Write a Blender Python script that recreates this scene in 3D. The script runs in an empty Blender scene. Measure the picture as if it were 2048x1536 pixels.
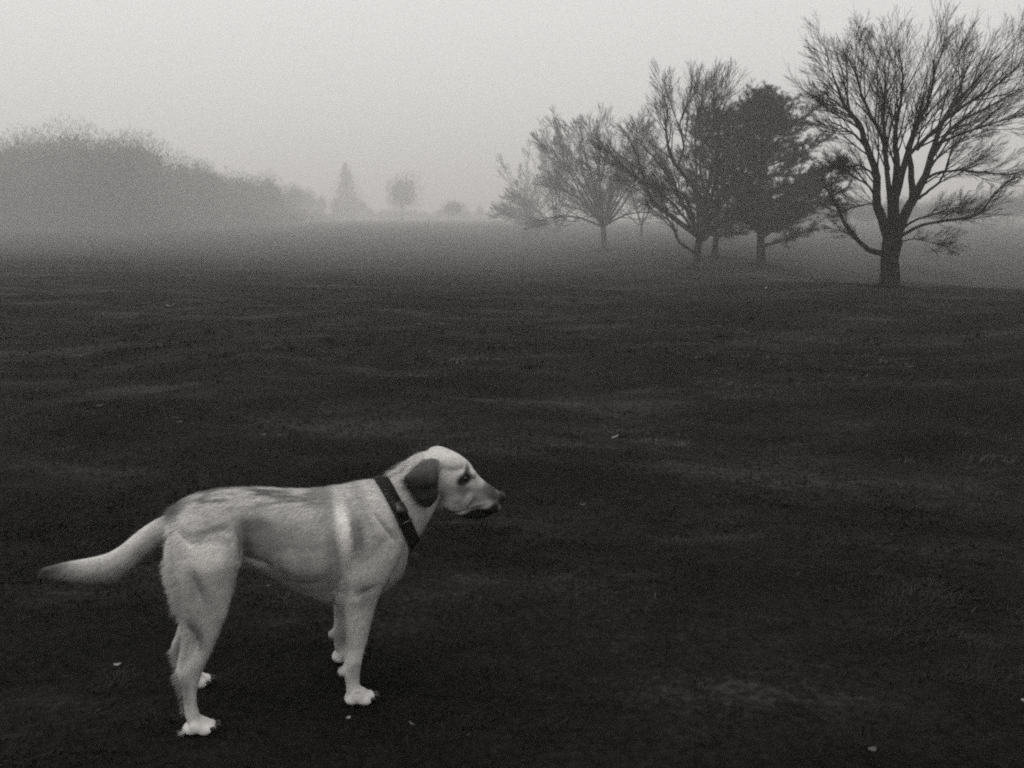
import bpy, bmesh, math, random
import numpy as np
from mathutils import Vector, Matrix, noise
from mathutils.bvhtree import BVHTree

# ------------------------------------------------------------------ camera
FPX = 1773.0                      # focal length in pixels of the 2048 x 1536 photograph
EYE = 1.26                        # the camera is held at chest height
PITCH = math.radians(10.8)
scene = bpy.context.scene
cam_data = bpy.data.cameras.new('camera')
cam = bpy.data.objects.new('camera', cam_data)
scene.collection.objects.link(cam)
cam_data.sensor_width = 36.0
cam_data.lens = 36.0 * FPX / 2048.0
cam_data.clip_start = 0.05
cam_data.clip_end = 6000.0
cam.location = (0, 0, EYE)
cam.rotation_euler = (math.pi / 2 - PITCH, 0, 0)
scene.camera = cam

# ------------------------------------------------------------------ sky, light, exposure
SUN_EL, SUN_AZ = math.radians(66), math.radians(250)      # soft light through the fog, high and from the left
world = bpy.data.worlds.new('World')
scene.world = world
world.use_nodes = True
wn, wl = world.node_tree.nodes, world.node_tree.links
wn.clear()
sky = wn.new('ShaderNodeTexSky')
sky.sky_type = 'NISHITA'
sky.sun_disc = False
sky.sun_elevation = SUN_EL
sky.sun_rotation = SUN_AZ
sky.air_density = 1.0
sky.dust_density = 4.0
bw = wn.new('ShaderNodeRGBToBW')
flat = wn.new('ShaderNodeMath'); flat.operation = 'POWER'; flat.inputs[1].default_value = 0.18
gain = wn.new('ShaderNodeMath'); gain.operation = 'MULTIPLY'; gain.inputs[1].default_value = 6.7
tone = wn.new('ShaderNodeMix'); tone.data_type = 'RGBA'; tone.blend_type = 'MULTIPLY'
tone.inputs['Factor'].default_value = 1.0
tone.inputs['B'].default_value = (1.0, 0.992, 0.972, 1)
bg = wn.new('ShaderNodeBackground'); bg.inputs['Strength'].default_value = 0.1
wo = wn.new('ShaderNodeOutputWorld')
wl.new(sky.outputs[0], bw.inputs[0]); wl.new(bw.outputs[0], flat.inputs[0]); wl.new(flat.outputs[0], gain.inputs[0])
# an overcast sky is brighter overhead than at the horizon
tc = wn.new('ShaderNodeTexCoord'); sx = wn.new('ShaderNodeSeparateXYZ')
zc_ = wn.new('ShaderNodeMath'); zc_.operation = 'MAXIMUM'; zc_.inputs[1].default_value = 0.0
ov = wn.new('ShaderNodeMath'); ov.operation = 'MULTIPLY_ADD'; ov.inputs[1].default_value = 0.85; ov.inputs[2].default_value = 0.83
og = wn.new('ShaderNodeMath'); og.operation = 'MULTIPLY'
wl.new(tc.outputs['Generated'], sx.inputs[0]); wl.new(sx.outputs['Z'], zc_.inputs[0]); wl.new(zc_.outputs[0], ov.inputs[0])
wl.new(ov.outputs[0], og.inputs[0]); wl.new(gain.outputs[0], og.inputs[1])
wl.new(og.outputs[0], tone.inputs['A']); wl.new(tone.outputs['Result'], bg.inputs['Color']); wl.new(bg.outputs[0], wo.inputs[0])

sun_data = bpy.data.lights.new('sun', 'SUN')
sun_data.energy = 0.8
sun_data.angle = math.radians(50)
sun_data.color = (1.0, 0.985, 0.96)
sun = bpy.data.objects.new('sun', sun_data)
scene.collection.objects.link(sun)
sd = Vector((math.sin(SUN_AZ) * math.cos(SUN_EL), math.cos(SUN_AZ) * math.cos(SUN_EL), math.sin(SUN_EL)))
sun.rotation_euler = sd.to_track_quat('Z', 'Y').to_euler()
sun.location = sd * 40

scene.view_settings.view_transform = 'Standard'
scene.view_settings.look = 'None'
scene.view_settings.exposure = 0.0
scene.view_settings.gamma = 1.0
scene.view_settings.use_curve_mapping = False
scene.render.engine = 'CYCLES'
scene.cycles.use_denoising = False
scene.cycles.max_bounces = 6
scene.cycles.volume_bounces = 2
scene.cycles.filter_width = 2.0
HAZE_DENSITY = 0.0030

# ------------------------------------------------------------------ helpers
rnd = random.Random(7)
nrg = np.random.default_rng(11)

def ray(px, py):
    """Direction through a pixel of the 2048 x 1536 photograph."""
    cx, cy = (px - 1024) / FPX, (768 - py) / FPX
    return Vector((cx, math.cos(PITCH) + cy * math.sin(PITCH), cy * math.cos(PITCH) - math.sin(PITCH)))

def at(px, py, y):
    """The point at depth y (metres ahead) seen at that pixel."""
    d = ray(px, py)
    return Vector((d.x / d.y * y, y, EYE + d.z / d.y * y))

def link(o):
    scene.collection.objects.link(o)
    return o

def set_props(o, label=None, cat=None, group=None, kind=None):
    for k, v in (('label', label), ('category', cat), ('group', group), ('kind', kind)):
        if v: o[k] = v
    return o

def empty(name, loc, label, cat, group=None, rotz=0.0):
    o = bpy.data.objects.new(name, None)
    o.empty_display_size = 0.2
    o.location = loc
    o.rotation_euler = (0, 0, rotz)
    return set_props(link(o), label, cat, group)

def mesh_object(name, verts, faces, mat, parent=None, smooth=True, attrs=None):
    """One mesh object from arrays; vertices are in world space, so a parented part is moved back by its parent's place."""
    verts = np.asarray(verts, dtype=np.float32).reshape(-1, 3)
    me = bpy.data.meshes.new(name)
    if isinstance(faces, np.ndarray):
        k = faces.shape[1]; n = faces.shape[0]
        me.vertices.add(len(verts)); me.vertices.foreach_set('co', verts.ravel())
        me.loops.add(n * k); me.loops.foreach_set('vertex_index', faces.ravel().astype(np.int32))
        me.polygons.add(n); me.polygons.foreach_set('loop_start', (np.arange(n) * k).astype(np.int32))
        me.update(calc_edges=True)
        me.validate()
    else:
        me.from_pydata([tuple(v) for v in verts], [], faces)
        me.update()
    if smooth and len(me.polygons):
        me.polygons.foreach_set('use_smooth', np.ones(len(me.polygons), dtype=bool))
    if attrs:
        for k, v in attrs.items():
            a = me.attributes.new(k, 'FLOAT', 'POINT')
            a.data.foreach_set('value', np.asarray(v, dtype=np.float32))
    me.materials.append(mat)
    o = bpy.data.objects.new(name, me)
    link(o)
    if parent is not None:
        o.parent = parent
        bpy_m = Matrix.Translation(parent.location) @ Matrix.Rotation(parent.rotation_euler.z, 4, 'Z')
        if parent.parent is not None:
            pp = parent.parent
            bpy_m = Matrix.Translation(pp.location) @ Matrix.Rotation(pp.rotation_euler.z, 4, 'Z') @ bpy_m
        me.transform(bpy_m.inverted())
    return o

def material(name):
    m = bpy.data.materials.new(name)
    m.use_nodes = True
    nt = m.node_tree
    b = nt.nodes['Principled BSDF']
    return m, nt, b

def noise_node(nt, scale, detail=4.0, rough=0.55, vec=None):
    n = nt.nodes.new('ShaderNodeTexNoise')
    n.inputs['Scale'].default_value = scale
    n.inputs['Detail'].default_value = detail
    n.inputs['Roughness'].default_value = rough
    if vec is not None: nt.links.new(vec, n.inputs['Vector'])
    return n

def ramp(nt, fac, stops):
    r = nt.nodes.new('ShaderNodeValToRGB')
    el = r.color_ramp.elements
    while len(el) < len(stops): el.new(0.5)
    for e, (p, c) in zip(el, stops):
        e.position = p
        e.color = (c, c * 0.94, c * 0.89, 1) if not isinstance(c, tuple) else (*c, 1)
    nt.links.new(fac, r.inputs[0])
    return r

def position(nt, scale=(1, 1, 1)):
    g = nt.nodes.new('ShaderNodeNewGeometry')
    mp = nt.nodes.new('ShaderNodeMapping')
    mp.inputs['Scale'].default_value = scale
    nt.links.new(g.outputs['Position'], mp.inputs['Vector'])
    return mp.outputs[0]

def plain(name, c, rough=0.7, spec=0.3, bump=None):
    m, nt, b = material(name)
    n = noise_node(nt, bump[0] if bump else 40.0, 5.0)
    r = ramp(nt, n.outputs['Fac'], [(0.3, c * 0.7), (0.7, c * 1.3)])
    nt.links.new(r.outputs[0], b.inputs['Base Color'])
    b.inputs['Roughness'].default_value = rough
    b.inputs['Specular IOR Level'].default_value = spec
    if bump:
        bp = nt.nodes.new('ShaderNodeBump'); bp.inputs['Strength'].default_value = bump[1]; bp.inputs['Distance'].default_value = bump[2]
        nt.links.new(n.outputs['Fac'], bp.inputs['Height']); nt.links.new(bp.outputs[0], b.inputs['Normal'])
    return m
# ------------------------------------------------------------------ terrain
ZK = [  # bearing x/y, then (distance ahead, row of the photograph where that ground shows)
    (-0.58, [(14, 606), (20, 572), (30, 544), (40, 529), (50, 519), (60, 513), (75, 506), (100, 492), (130, 475), (190, 452), (300, 443), (1000, 434)]),
    (0.0,   [(14, 608), (20, 583), (28, 567), (40, 553), (60, 538), (85, 521), (110, 507), (135, 495), (190, 473), (250, 457), (300, 449), (1000, 434)]),
    (0.24,  [(14, 610), (20, 586), (28, 565), (36, 553), (44, 544), (48, 534), (54, 520), (75, 498), (100, 486), (135, 474), (190, 460), (300, 448), (1000, 434)]),
    (0.40,  [(12, 622), (16, 596), (19, 581), (22, 572), (26, 569), (34, 568), (44, 560), (54, 548), (80, 524), (130, 484), (190, 462), (300, 446), (1000, 434)]),
    (0.58,  [(12, 622), (16, 600), (19, 586), (22, 578), (26, 580), (36, 590), (48, 576), (70, 548), (110, 500), (190, 462), (300, 446), (1000, 434)]),
]
LY = np.linspace(math.log(0.5), math.log(4000), 700)
_cols = []
for u, pts in ZK:
    ys = np.array([0.4, 6.0, 10.0] + [p[0] for p in pts] + [4000.0])
    zs = np.array([0.0, 0.0, -0.01] + [at(1024, p[1], p[0]).z for p in pts] + [-3.0])
    z = np.interp(np.exp(LY), ys, zs)
    k = np.exp(-0.5 * (np.arange(-12, 13) / 5.0) ** 2); k /= k.sum()
    _cols.append(np.convolve(np.pad(z, 12, mode='edge'), k, mode='valid'))
_cols = np.array(_cols)
_us = np.array([z[0] for z in ZK])
DOG_SPOT = (-0.64, 2.18)

def smoothstep(a, b, x):
    t = np.clip((x - a) / (b - a), 0, 1)
    return t * t * (3 - 2 * t)

_ph = np.random.default_rng(5).uniform(0, 2 * math.pi, (40,))
_dr = np.random.default_rng(6).uniform(0, 2 * math.pi, (40,))
def bumps(x, y):
    """Small rolling unevenness of the turf, a sum of waves from 0.25 to 9 metres long."""
    s = np.zeros_like(x)
    wl_ = np.geomspace(0.25, 9.0, 40)
    for w, p, d in zip(wl_, _ph, _dr):
        s += 0.0042 * w ** 0.75 * np.sin((x * math.cos(d) + y * math.sin(d)) * 2 * math.pi / w + p)
    return s

def ground_z(x, y, rough=True):
    x = np.asarray(x, dtype=np.float64); y = np.asarray(y, dtype=np.float64)
    r = np.hypot(x, y) + 1e-6
    a = np.abs(np.arctan2(x, y))
    u = np.tan(np.minimum(a, 0.54))
    u = np.where(a > 0.9, 0.6 * (1 - smoothstep(0.9, 2.8, a)), u) * np.sign(x)
    ye = r * np.maximum(np.cos(a), 0.86)
    f = np.interp(np.log(np.maximum(ye, 0.5)), LY, np.arange(len(LY)))
    i = np.clip(f.astype(int), 0, len(LY) - 2); t = f - i
    cols = _cols[:, i] * (1 - t) + _cols[:, i + 1] * t
    ui = np.interp(np.clip(u, _us[0], _us[-1]), _us, np.arange(len(_us)))
    j = np.clip(ui.astype(int), 0, len(_us) - 2); s = smoothstep(0, 1, ui - j)
    idx = np.arange(cols.shape[1]) if cols.ndim > 1 else None
    if cols.ndim == 1:
        z = cols[j] * (1 - s) + cols[j + 1] * s
    else:
        z = cols[j, idx] * (1 - s) + cols[j + 1, idx] * s
    if rough:
        d = np.hypot(x - DOG_SPOT[0], y - DOG_SPOT[1])
        z = z + bumps(x, y) * (0.12 + 0.88 * smoothstep(0.5, 2.0, d)) * (1 - 0.7 * smoothstep(60, 300, r))
    return z

def gz(x, y, rough=True):
    return float(ground_z(np.array([x]), np.array([y]), rough)[0])

def ground_hit(px, py):
    """Where the ground is seen at that pixel."""
    d = ray(px, py)
    t = 0.8
    while t < 900:
        p = Vector((0, 0, EYE)) + d * t
        if p.z <= gz(p.x, p.y): break
        t *= 1.004
    return p

m_ground, nt, b = material('turf')
p1 = position(nt, (0.5, 1.2, 1)); p2 = position(nt, (1, 1, 1)); p3 = position(nt, (0.10, 0.30, 0.2))
n1 = noise_node(nt, 1.1, 6, 0.62, p1); n2 = noise_node(nt, 38, 4, 0.6, p2); n3 = noise_node(nt, 1.0, 3, 0.5, p3)
mx = nt.nodes.new('ShaderNodeMath'); mx.operation = 'MULTIPLY_ADD'; mx.inputs[1].default_value = 0.5
nt.links.new(n1.outputs['Fac'], mx.inputs[0])
mx2 = nt.nodes.new('ShaderNodeMath'); mx2.operation = 'MULTIPLY_ADD'; mx2.inputs[1].default_value = 0.25
nt.links.new(n2.outputs['Fac'], mx2.inputs[0])
mx3 = nt.nodes.new('ShaderNodeMath'); mx3.operation = 'MULTIPLY'; mx3.inputs[1].default_value = 0.25
nt.links.new(n3.outputs['Fac'], mx3.inputs[0]); nt.links.new(mx3.outputs[0], mx2.inputs[2]); nt.links.new(mx2.outputs[0], mx.inputs[2])
rc = ramp(nt, mx.outputs[0], [(0.36, 0.0030), (0.46, 0.0052), (0.54, 0.0125), (0.63, 0.040)])
nt.links.new(rc.outputs[0], b.inputs['Base Color'])
b.inputs['Roughness'].default_value = 0.85
b.inputs['Specular IOR Level'].default_value = 0.03
bp = nt.nodes.new('ShaderNodeBump'); bp.inputs['Strength'].default_value = 0.8; bp.inputs['Distance'].default_value = 0.03
nt.links.new(n2.outputs['Fac'], bp.inputs['Height']); nt.links.new(bp.outputs[0], b.inputs['Normal'])

NA, NR = 420, 260
ang = np.linspace(-math.pi, math.pi, NA, endpoint=False)
front = np.sort(np.concatenate([np.linspace(-0.62, 0.62, 300), np.linspace(0.62, 2 * math.pi - 0.62, NA - 300 + 2)[1:-1]]))
rad = np.geomspace(0.35, 3500, NR)
R_, A_ = np.meshgrid(rad, front, indexing='ij')
X_, Y_ = R_ * np.sin(A_), R_ * np.cos(A_)
Z_ = ground_z(X_.ravel(), Y_.ravel())
gv = np.stack([X_.ravel(), Y_.ravel(), Z_], 1)
gv = np.vstack([gv, [[0, 0, 0.0]]])
ii, jj = np.meshgrid(np.arange(NR - 1), np.arange(NA), indexing='ij')
j2 = (jj + 1) % NA
q = np.stack([ii * NA + jj, (ii + 1) * NA + jj, (ii + 1) * NA + j2, ii * NA + j2], -1).reshape(-1, 4)
cap = np.stack([np.full(NA, len(gv) - 1), np.arange(NA), (np.arange(NA) + 1) % NA], 1)
tri = np.vstack([q[:, [0, 1, 2]], q[:, [0, 2, 3]], cap])[:, ::-1]
ground = mesh_object('ground', gv, tri, m_ground)
set_props(ground, 'dark mown grass field sloping away to a misty hollow', kind='structure')

# ------------------------------------------------------------------ grass blades (uncountable)
m_grass, nt, b = material('grass_blade')
at_n = nt.nodes.new('ShaderNodeAttribute'); at_n.attribute_name = 'tone'
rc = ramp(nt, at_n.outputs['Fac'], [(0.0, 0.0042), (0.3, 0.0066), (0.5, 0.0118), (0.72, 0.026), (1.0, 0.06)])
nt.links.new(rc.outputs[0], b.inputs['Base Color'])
b.inputs['Roughness'].default_value = 0.7
b.inputs['Specular IOR Level'].default_value = 0.04

def waves(x, y, lens, seed, anis=1.0):
    g = np.random.default_rng(seed)
    s = np.zeros_like(x)
    for w in lens:
        d = g.uniform(0, math.pi * 2); p = g.uniform(0, 6.28)
        s += np.sin((x * math.cos(d) + anis * y * math.sin(d)) * 2 * math.pi / w + p + 1.3 * np.sin(y * 3.1 / w + p * 2))
    return s / math.sqrt(len(lens))

def blades(n, r0, r1, h, w, seed):
    g = np.random.default_rng(seed)
    r = np.sqrt(g.uniform(r0 * r0, r1 * r1, n)) if r1 < 6 else np.exp(g.uniform(math.log(r0), math.log(r1), n))
    a = g.uniform(-0.68, 0.68, n)
    x, y = r * np.sin(a), r * np.cos(a)
    dens = waves(x, y, np.geomspace(0.10, 0.9, 12), 21, 1.5)
    patch0 = waves(x, y, np.geomspace(0.25, 4.5, 14), 33, 1.8)
    keep = g.uniform(0, 1, n) < np.clip(0.42 + 0.30 * dens + 0.24 * patch0, 0.05, 1.0)
    keep &= g.uniform(0, 1, n) < smoothstep(r0, r0 * 1.45, r) * (1 - smoothstep(r1 * 0.6, r1, r)) + (1.0 if r0 < 1.5 else 0.0) * (r < r0 * 1.45)
    x, y, r, dens = x[keep], y[keep], r[keep], dens[keep]
    n = len(x)
    z = ground_z(x, y)
    patch = waves(x, y, np.geomspace(0.25, 4.5, 14), 33, 1.8)
    az = 0.9 * waves(x, y, np.geomspace(0.3, 1.5, 6), 44) + g.normal(0, 0.9, n)
    lean = np.clip(g.normal(1.22, 0.25, n), 0.1, 1.5)
    hh = h * g.uniform(0.5, 1.3, n)
    ww = w * g.uniform(0.6, 1.4, n)
    d = np.stack([np.cos(az), np.sin(az), np.zeros(n)], 1)
    sidev = np.stack([-np.sin(az), np.cos(az), np.zeros(n)], 1)
    base = np.stack([x, y, z - 0.004], 1)
    mid = base + d * (hh * 0.45 * np.sin(lean * 0.6))[:, None] + np.array([0, 0, 1.0]) * (hh * 0.5 * np.cos(lean * 0.6))[:, None]
    tip = mid + d * (hh * 0.6 * np.sin(lean))[:, None] + np.array([0, 0, 1.0]) * (hh * 0.5 * np.cos(lean))[:, None]
    V = np.stack([base - sidev * ww[:, None] * 0.5, base + sidev * ww[:, None] * 0.5,
                  mid + sidev * ww[:, None] * 0.45, mid - sidev * ww[:, None] * 0.45, tip], 1)
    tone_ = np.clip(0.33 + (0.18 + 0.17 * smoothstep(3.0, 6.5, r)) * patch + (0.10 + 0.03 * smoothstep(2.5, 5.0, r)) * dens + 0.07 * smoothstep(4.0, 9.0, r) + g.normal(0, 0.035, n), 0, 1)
    dead = g.uniform(0, 1, n) < 0.002
    tone_[dead] = g.uniform(0.75, 1.0, dead.sum())
    return V, np.repeat(tone_, 5)

def tuft_ring(cx, cy, r0, r1, n, h, w, seed):
    """Longer uncut grass round the foot of a tree."""
    g = np.random.default_rng(seed)
    a = g.uniform(0, 6.283, n); r = r0 + (r1 - r0) * g.uniform(0, 1, n) ** 1.6
    x, y = cx + r * np.cos(a), cy + r * np.sin(a); z = ground_z(x, y)
    az = g.uniform(0, 6.283, n); lean = np.clip(g.normal(0.5, 0.3, n), 0.05, 1.3); hh = h * g.uniform(0.4, 1.2, n) * (1.1 - 0.6 * (r - r0) / (r1 - r0)); ww = w * g.uniform(0.6, 1.3, n)
    d = np.stack([np.cos(az), np.sin(az), np.zeros(n)], 1); sidev = np.stack([-np.sin(az), np.cos(az), np.zeros(n)], 1)
    base = np.stack([x, y, z - 0.02], 1); up = np.array([0, 0, 1.0])
    mid = base + d * (hh * 0.3 * np.sin(lean))[:, None] + up * (hh * 0.55)[:, None]
    tip = mid + d * (hh * 0.6 * np.sin(lean))[:, None] + up * (hh * 0.5 * np.cos(lean))[:, None]
    V = np.stack([base - sidev * ww[:, None] * 0.5, base + sidev * ww[:, None] * 0.5, mid + sidev * ww[:, None] * 0.4, mid - sidev * ww[:, None] * 0.4, tip], 1)
    return V, np.repeat(np.clip(0.4 + g.normal(0, 0.12, n), 0, 1), 5)

PAWS = [(0.025, -0.124), (0.422, -0.122), (0.012, 0.113), (0.425, 0.114)]
def DOG_FRAME(s_, w_): return (-0.815 + 0.941 * s_ - 0.337 * w_, 2.116 + 0.337 * s_ + 0.941 * w_)
TREE_FEET = [(1780, 22.0, 0.24), (1390, 46.0, 0.24), (1525, 50.0, 0.26), (1430, 56.0, 0.24), (1207, 104.0, 0.36)]
rings = []
for k_, (px_, y_, r_) in enumerate(TREE_FEET):
    p_ = at(px_, 500, y_)
    rings.append(tuft_ring(p_.x, p_.y, r_ * 0.8, r_ * 5, 900, 0.05 + 0.0028 * y_, 0.004 + 0.00035 * y_, 60 + k_))
gr_ = np.random.default_rng(8)
for k_, (s_, w_) in enumerate(PAWS):                               # blades that rise round the paws
    rings.append(tuft_ring(DOG_FRAME(s_, w_)[0], DOG_FRAME(s_, w_)[1], 0.022, 0.10, 420, 0.026, 0.0028, 90 + k_))
for k_ in range(70):                                             # scattered tussocks in the middle distance
    r_ = math.exp(gr_.uniform(math.log(7), math.log(45))); a_ = gr_.uniform(-0.6, 0.6)
    rings.append(tuft_ring(r_ * math.sin(a_), r_ * math.cos(a_), 0.0, gr_.uniform(0.08, 0.35), 60, gr_.uniform(0.04, 0.09), 0.004 + 0.0004 * r_, 100 + k_))
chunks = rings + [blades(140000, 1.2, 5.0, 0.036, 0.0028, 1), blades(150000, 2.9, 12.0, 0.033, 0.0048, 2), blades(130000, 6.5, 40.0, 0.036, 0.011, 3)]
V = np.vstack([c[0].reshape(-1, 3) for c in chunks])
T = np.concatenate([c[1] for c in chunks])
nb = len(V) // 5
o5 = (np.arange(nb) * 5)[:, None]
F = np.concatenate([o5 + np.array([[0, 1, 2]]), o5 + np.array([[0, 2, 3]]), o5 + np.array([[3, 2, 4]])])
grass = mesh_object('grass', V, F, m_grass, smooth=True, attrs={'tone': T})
set_props(grass, 'short dark matted grass blades of the near field', kind='stuff')
# ------------------------------------------------------------------ trees
def bark(name, c):
    m, nt, b = material(name)
    p = position(nt, (9, 9, 2.2))
    n = noise_node(nt, 1.6, 6, 0.65, p)
    r = ramp(nt, n.outputs['Fac'], [(0.3, c * 0.55), (0.7, c * 1.4)])
    nt.links.new(r.outputs[0], b.inputs['Base Color'])
    b.inputs['Roughness'].default_value = 0.9
    b.inputs['Specular IOR Level'].default_value = 0.1
    bp = nt.nodes.new('ShaderNodeBump'); bp.inputs['Strength'].default_value = 0.9; bp.inputs['Distance'].default_value = 0.03
    nt.links.new(n.outputs['Fac'], bp.inputs['Height']); nt.links.new(bp.outputs[0], b.inputs['Normal'])
    return m
m_bark = bark('wet_bark', 0.014)
m_twig = plain('twig_bark', 0.014, 0.9, 0.05)
m_needle = plain('pine_needles', 0.016, 0.7, 0.1)
m_leafmass = plain('distant_foliage', 0.03, 0.9, 0.05)

class Tubes:
    """Collects tapered tubes and turns them into one mesh."""
    def __init__(self, sides): self.k, self.V, self.F, self.n = sides, [], [], 0
    def add(self, pts, radii, sides=None):
        k = sides or self.k
        P = np.asarray([tuple(p) for p in pts], dtype=np.float64)
        n = len(P)
        d = np.gradient(P, axis=0)
        d /= np.linalg.norm(d, axis=1)[:, None] + 1e-9
        ref = np.array([0.31, 0.95, 0.05]) if abs(d[0, 1]) < 0.8 else np.array([0.95, 0.1, 0.31])
        a = np.cross(d, ref); a /= np.linalg.norm(a, axis=1)[:, None] + 1e-9
        bb = np.cross(d, a)
        t = np.arange(k) * 2 * math.pi / k
        R = np.asarray(radii)[:, None, None]
        ring = P[:, None, :] + R * (np.cos(t)[None, :, None] * a[:, None, :] + np.sin(t)[None, :, None] * bb[:, None, :])
        self.V.append(ring.reshape(-1, 3))
        i, j = np.meshgrid(np.arange(n - 1), np.arange(k), indexing='ij')
        j2 = (j + 1) % k
        o = self.n
        q1 = np.stack([o + i * k + j, o + i * k + j2, o + (i + 1) * k + j2], -1).reshape(-1, 3)
        q2 = np.stack([o + i * k + j, o + (i + 1) * k + j2, o + (i + 1) * k + j], -1).reshape(-1, 3)
        self.F += [q1, q2]
        self.n += n * k
    def empty(self): return self.n == 0
    def build(self, name, mat, parent):
        return mesh_object(name, np.vstack(self.V), np.vstack(self.F), mat, parent)

def spline(pts, n):
    """Catmull-Rom through the points, n samples."""
    P = [Vector(p) for p in pts]
    if len(P) == 2: return [P[0].lerp(P[1], i / (n - 1)) for i in range(n)]
    P = [P[0] * 2 - P[1]] + P + [P[-1] * 2 - P[-2]]
    m = len(P) - 3
    out = []
    for i in range(n):
        f = i / (n - 1) * m
        k = min(int(f), m - 1); t = f - k
        a, b, c, d = P[k:k + 4]
        out.append(0.5 * ((2 * b) + (c - a) * t + (2 * a - 5 * b + 4 * c - d) * t * t + (3 * b - a - 3 * c + d) * t ** 3))
    return out

def rand_unit(r):
    v = Vector((r.gauss(0, 1), r.gauss(0, 1), r.gauss(0, 1)))
    return v.normalized()

def deviate(d, ang, r):
    """d turned by ang round a random axis across it."""
    s = d.cross(rand_unit(r))
    if s.length < 1e-4: s = Vector((1, 0, 0))
    s.normalize()
    return (d * math.cos(ang) + s * math.sin(ang)).normalized()

class Grower:
    """Bare broad-leaved branching: each branch wiggles, bends upward and carries finer branches to the twigs."""
    def __init__(self, seed, center, up=0.10, out=0.12, wig=0.10, levels=4, counts=(0, 9, 7, 6), ratio=(0, 0.5, 0.45, 0.42), rmin=0.005, spread=(22, 48), start=0.22, sparse=1.0):
        self.r = random.Random(seed); self.c = Vector(center); self.up, self.out, self.wig = up, out, wig
        self.levels, self.counts, self.ratio, self.rmin, self.spread, self.start = levels, counts, ratio, rmin, spread, start
        self.branches, self.twigs = Tubes(5), Tubes(3)
        self.sparse = sparse
    def path(self, p, d, L, n):
        pts = [p.copy()]
        st = L / (n - 1)
        for i in range(n - 1):
            away = pts[-1] - self.c; away.z *= 0.4
            if away.length > 1e-3: away.normalize()
            d = (d + rand_unit(self.r) * self.wig + Vector((0, 0, self.up)) + away * self.out).normalized()
            pts.append(pts[-1] + d * st)
        return pts
    def children(self, pts, radii, level, L):
        """Branches of the next level along a given path."""
        if level > self.levels: return
        r = self.r
        n = max(2, int(self.counts[level - 1] * self.sparse * r.uniform(0.75, 1.25)))
        m = len(pts) - 1
        for k in range(n):
            f = self.start + (1 - self.start) * (k + r.uniform(0.1, 0.9)) / n
            x = min(f * m, m - 1e-4); i = int(x); t = x - i
            p = pts[i].lerp(pts[i + 1], t)
            d0 = (pts[i + 1] - pts[i]).normalized()
            rad = radii[i] * (1 - t) + radii[i + 1] * t
            d = deviate(d0, math.radians(r.uniform(*self.spread)), r)
            l = L * self.ratio[level - 1] * r.uniform(0.6, 1.2) * (1.15 - 0.55 * f)
            self.branch(p, d, l, min(rad * 0.6, l * 0.012 + self.rmin), level)
    def branch(self, p, d, L, rad, level):
        n = 6 if level <= 2 else (4 if level == 3 else 3)
        pts = self.path(p, d, L, n)
        radii = [max(self.rmin * 0.6, rad * (1 - 0.8 * i / (n - 1))) for i in range(n)]
        (self.branches if level <= 2 else self.twigs).add(pts, radii)
        self.children(pts, radii, level + 1, L)
    def limb(self, pts, r0, r1, n=14, own=None, L=None, jitter=0.0):
        """A main limb along given points; returns its path. own: the Tubes that takes it (a part of its own)."""
        P = spline(pts, n)
        if jitter:
            P = [P[0]] + [q + rand_unit(self.r) * jitter for q in P[1:]]
        radii = [r0 + (r1 - r0) * (i / (n - 1)) ** 0.8 for i in range(n)]
        (own or self.branches).add(P, radii)
        length = sum((P[i + 1] - P[i]).length for i in range(n - 1))
        self.children(P, radii, 2, L or length * 0.55)
        return P

def trunk_mesh(points, radii, flare=0.35, sides=14, seed=0):
    """A tapered trunk with a flared, slightly lobed foot."""
    t = Tubes(sides)
    P = spline(points, 16)
    n = len(P)
    rr = [float(np.interp(i / (n - 1), np.linspace(0, 1, len(radii)), radii)) * (1 + flare * math.exp(-i / (n - 1) * 7)) for i in range(n)]
    t.add(P, rr)
    g = np.random.default_rng(seed)
    V = t.V[0].reshape(n, sides, 3)
    lob = 1 + 0.10 * np.sin(np.arange(sides) * 2 * math.pi / sides * 3 + g.uniform(0, 6)) + g.normal(0, 0.03, (n, sides))
    C = np.asarray([tuple(p) for p in P])[:, None, :]
    t.V[0] = (C + (V - C) * lob[..., None]).reshape(-1, 3)
    return t

# --- the big bare tree on the crest, at the right
YA = 22.0
S = YA / FPX                                 # metres per photograph pixel at its depth
baseA = at(1780, 574, YA); baseA.z = gz(baseA.x, baseA.y) - 0.06
treeA = empty('bare_tree', baseA, 'tallest bare tree with fan of limbs, nearest of the trees, on the crest at right', 'tree')
ptsA = [baseA, at(1780, 545, YA), at(1780, 515, YA), at(1784, 488, YA), at(1787, 462, YA)]
trunk_mesh(ptsA, [0.205, 0.20, 0.20, 0.228, 0.20], 0.42, 16, 3).build('trunk', m_bark, treeA)
gA = Grower(41, at(1785, 420, YA) , up=0.06, out=0.10, wig=0.07, levels=4, counts=(0, 15, 10, 8), ratio=(0, 0.92, 0.6, 0.5), rmin=0.0043, spread=(16, 46), start=0.22)
def ptsdepth(px_list, y0, dy, squeeze=1.0):
    n = len(px_list)
    return [at(p[0], p[1] if p[1] > 300 else 300 - (300 - p[1]) * squeeze, y0 + dy * (i / (n - 1)) ** 1.2) for i, p in enumerate(px_list)]
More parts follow.
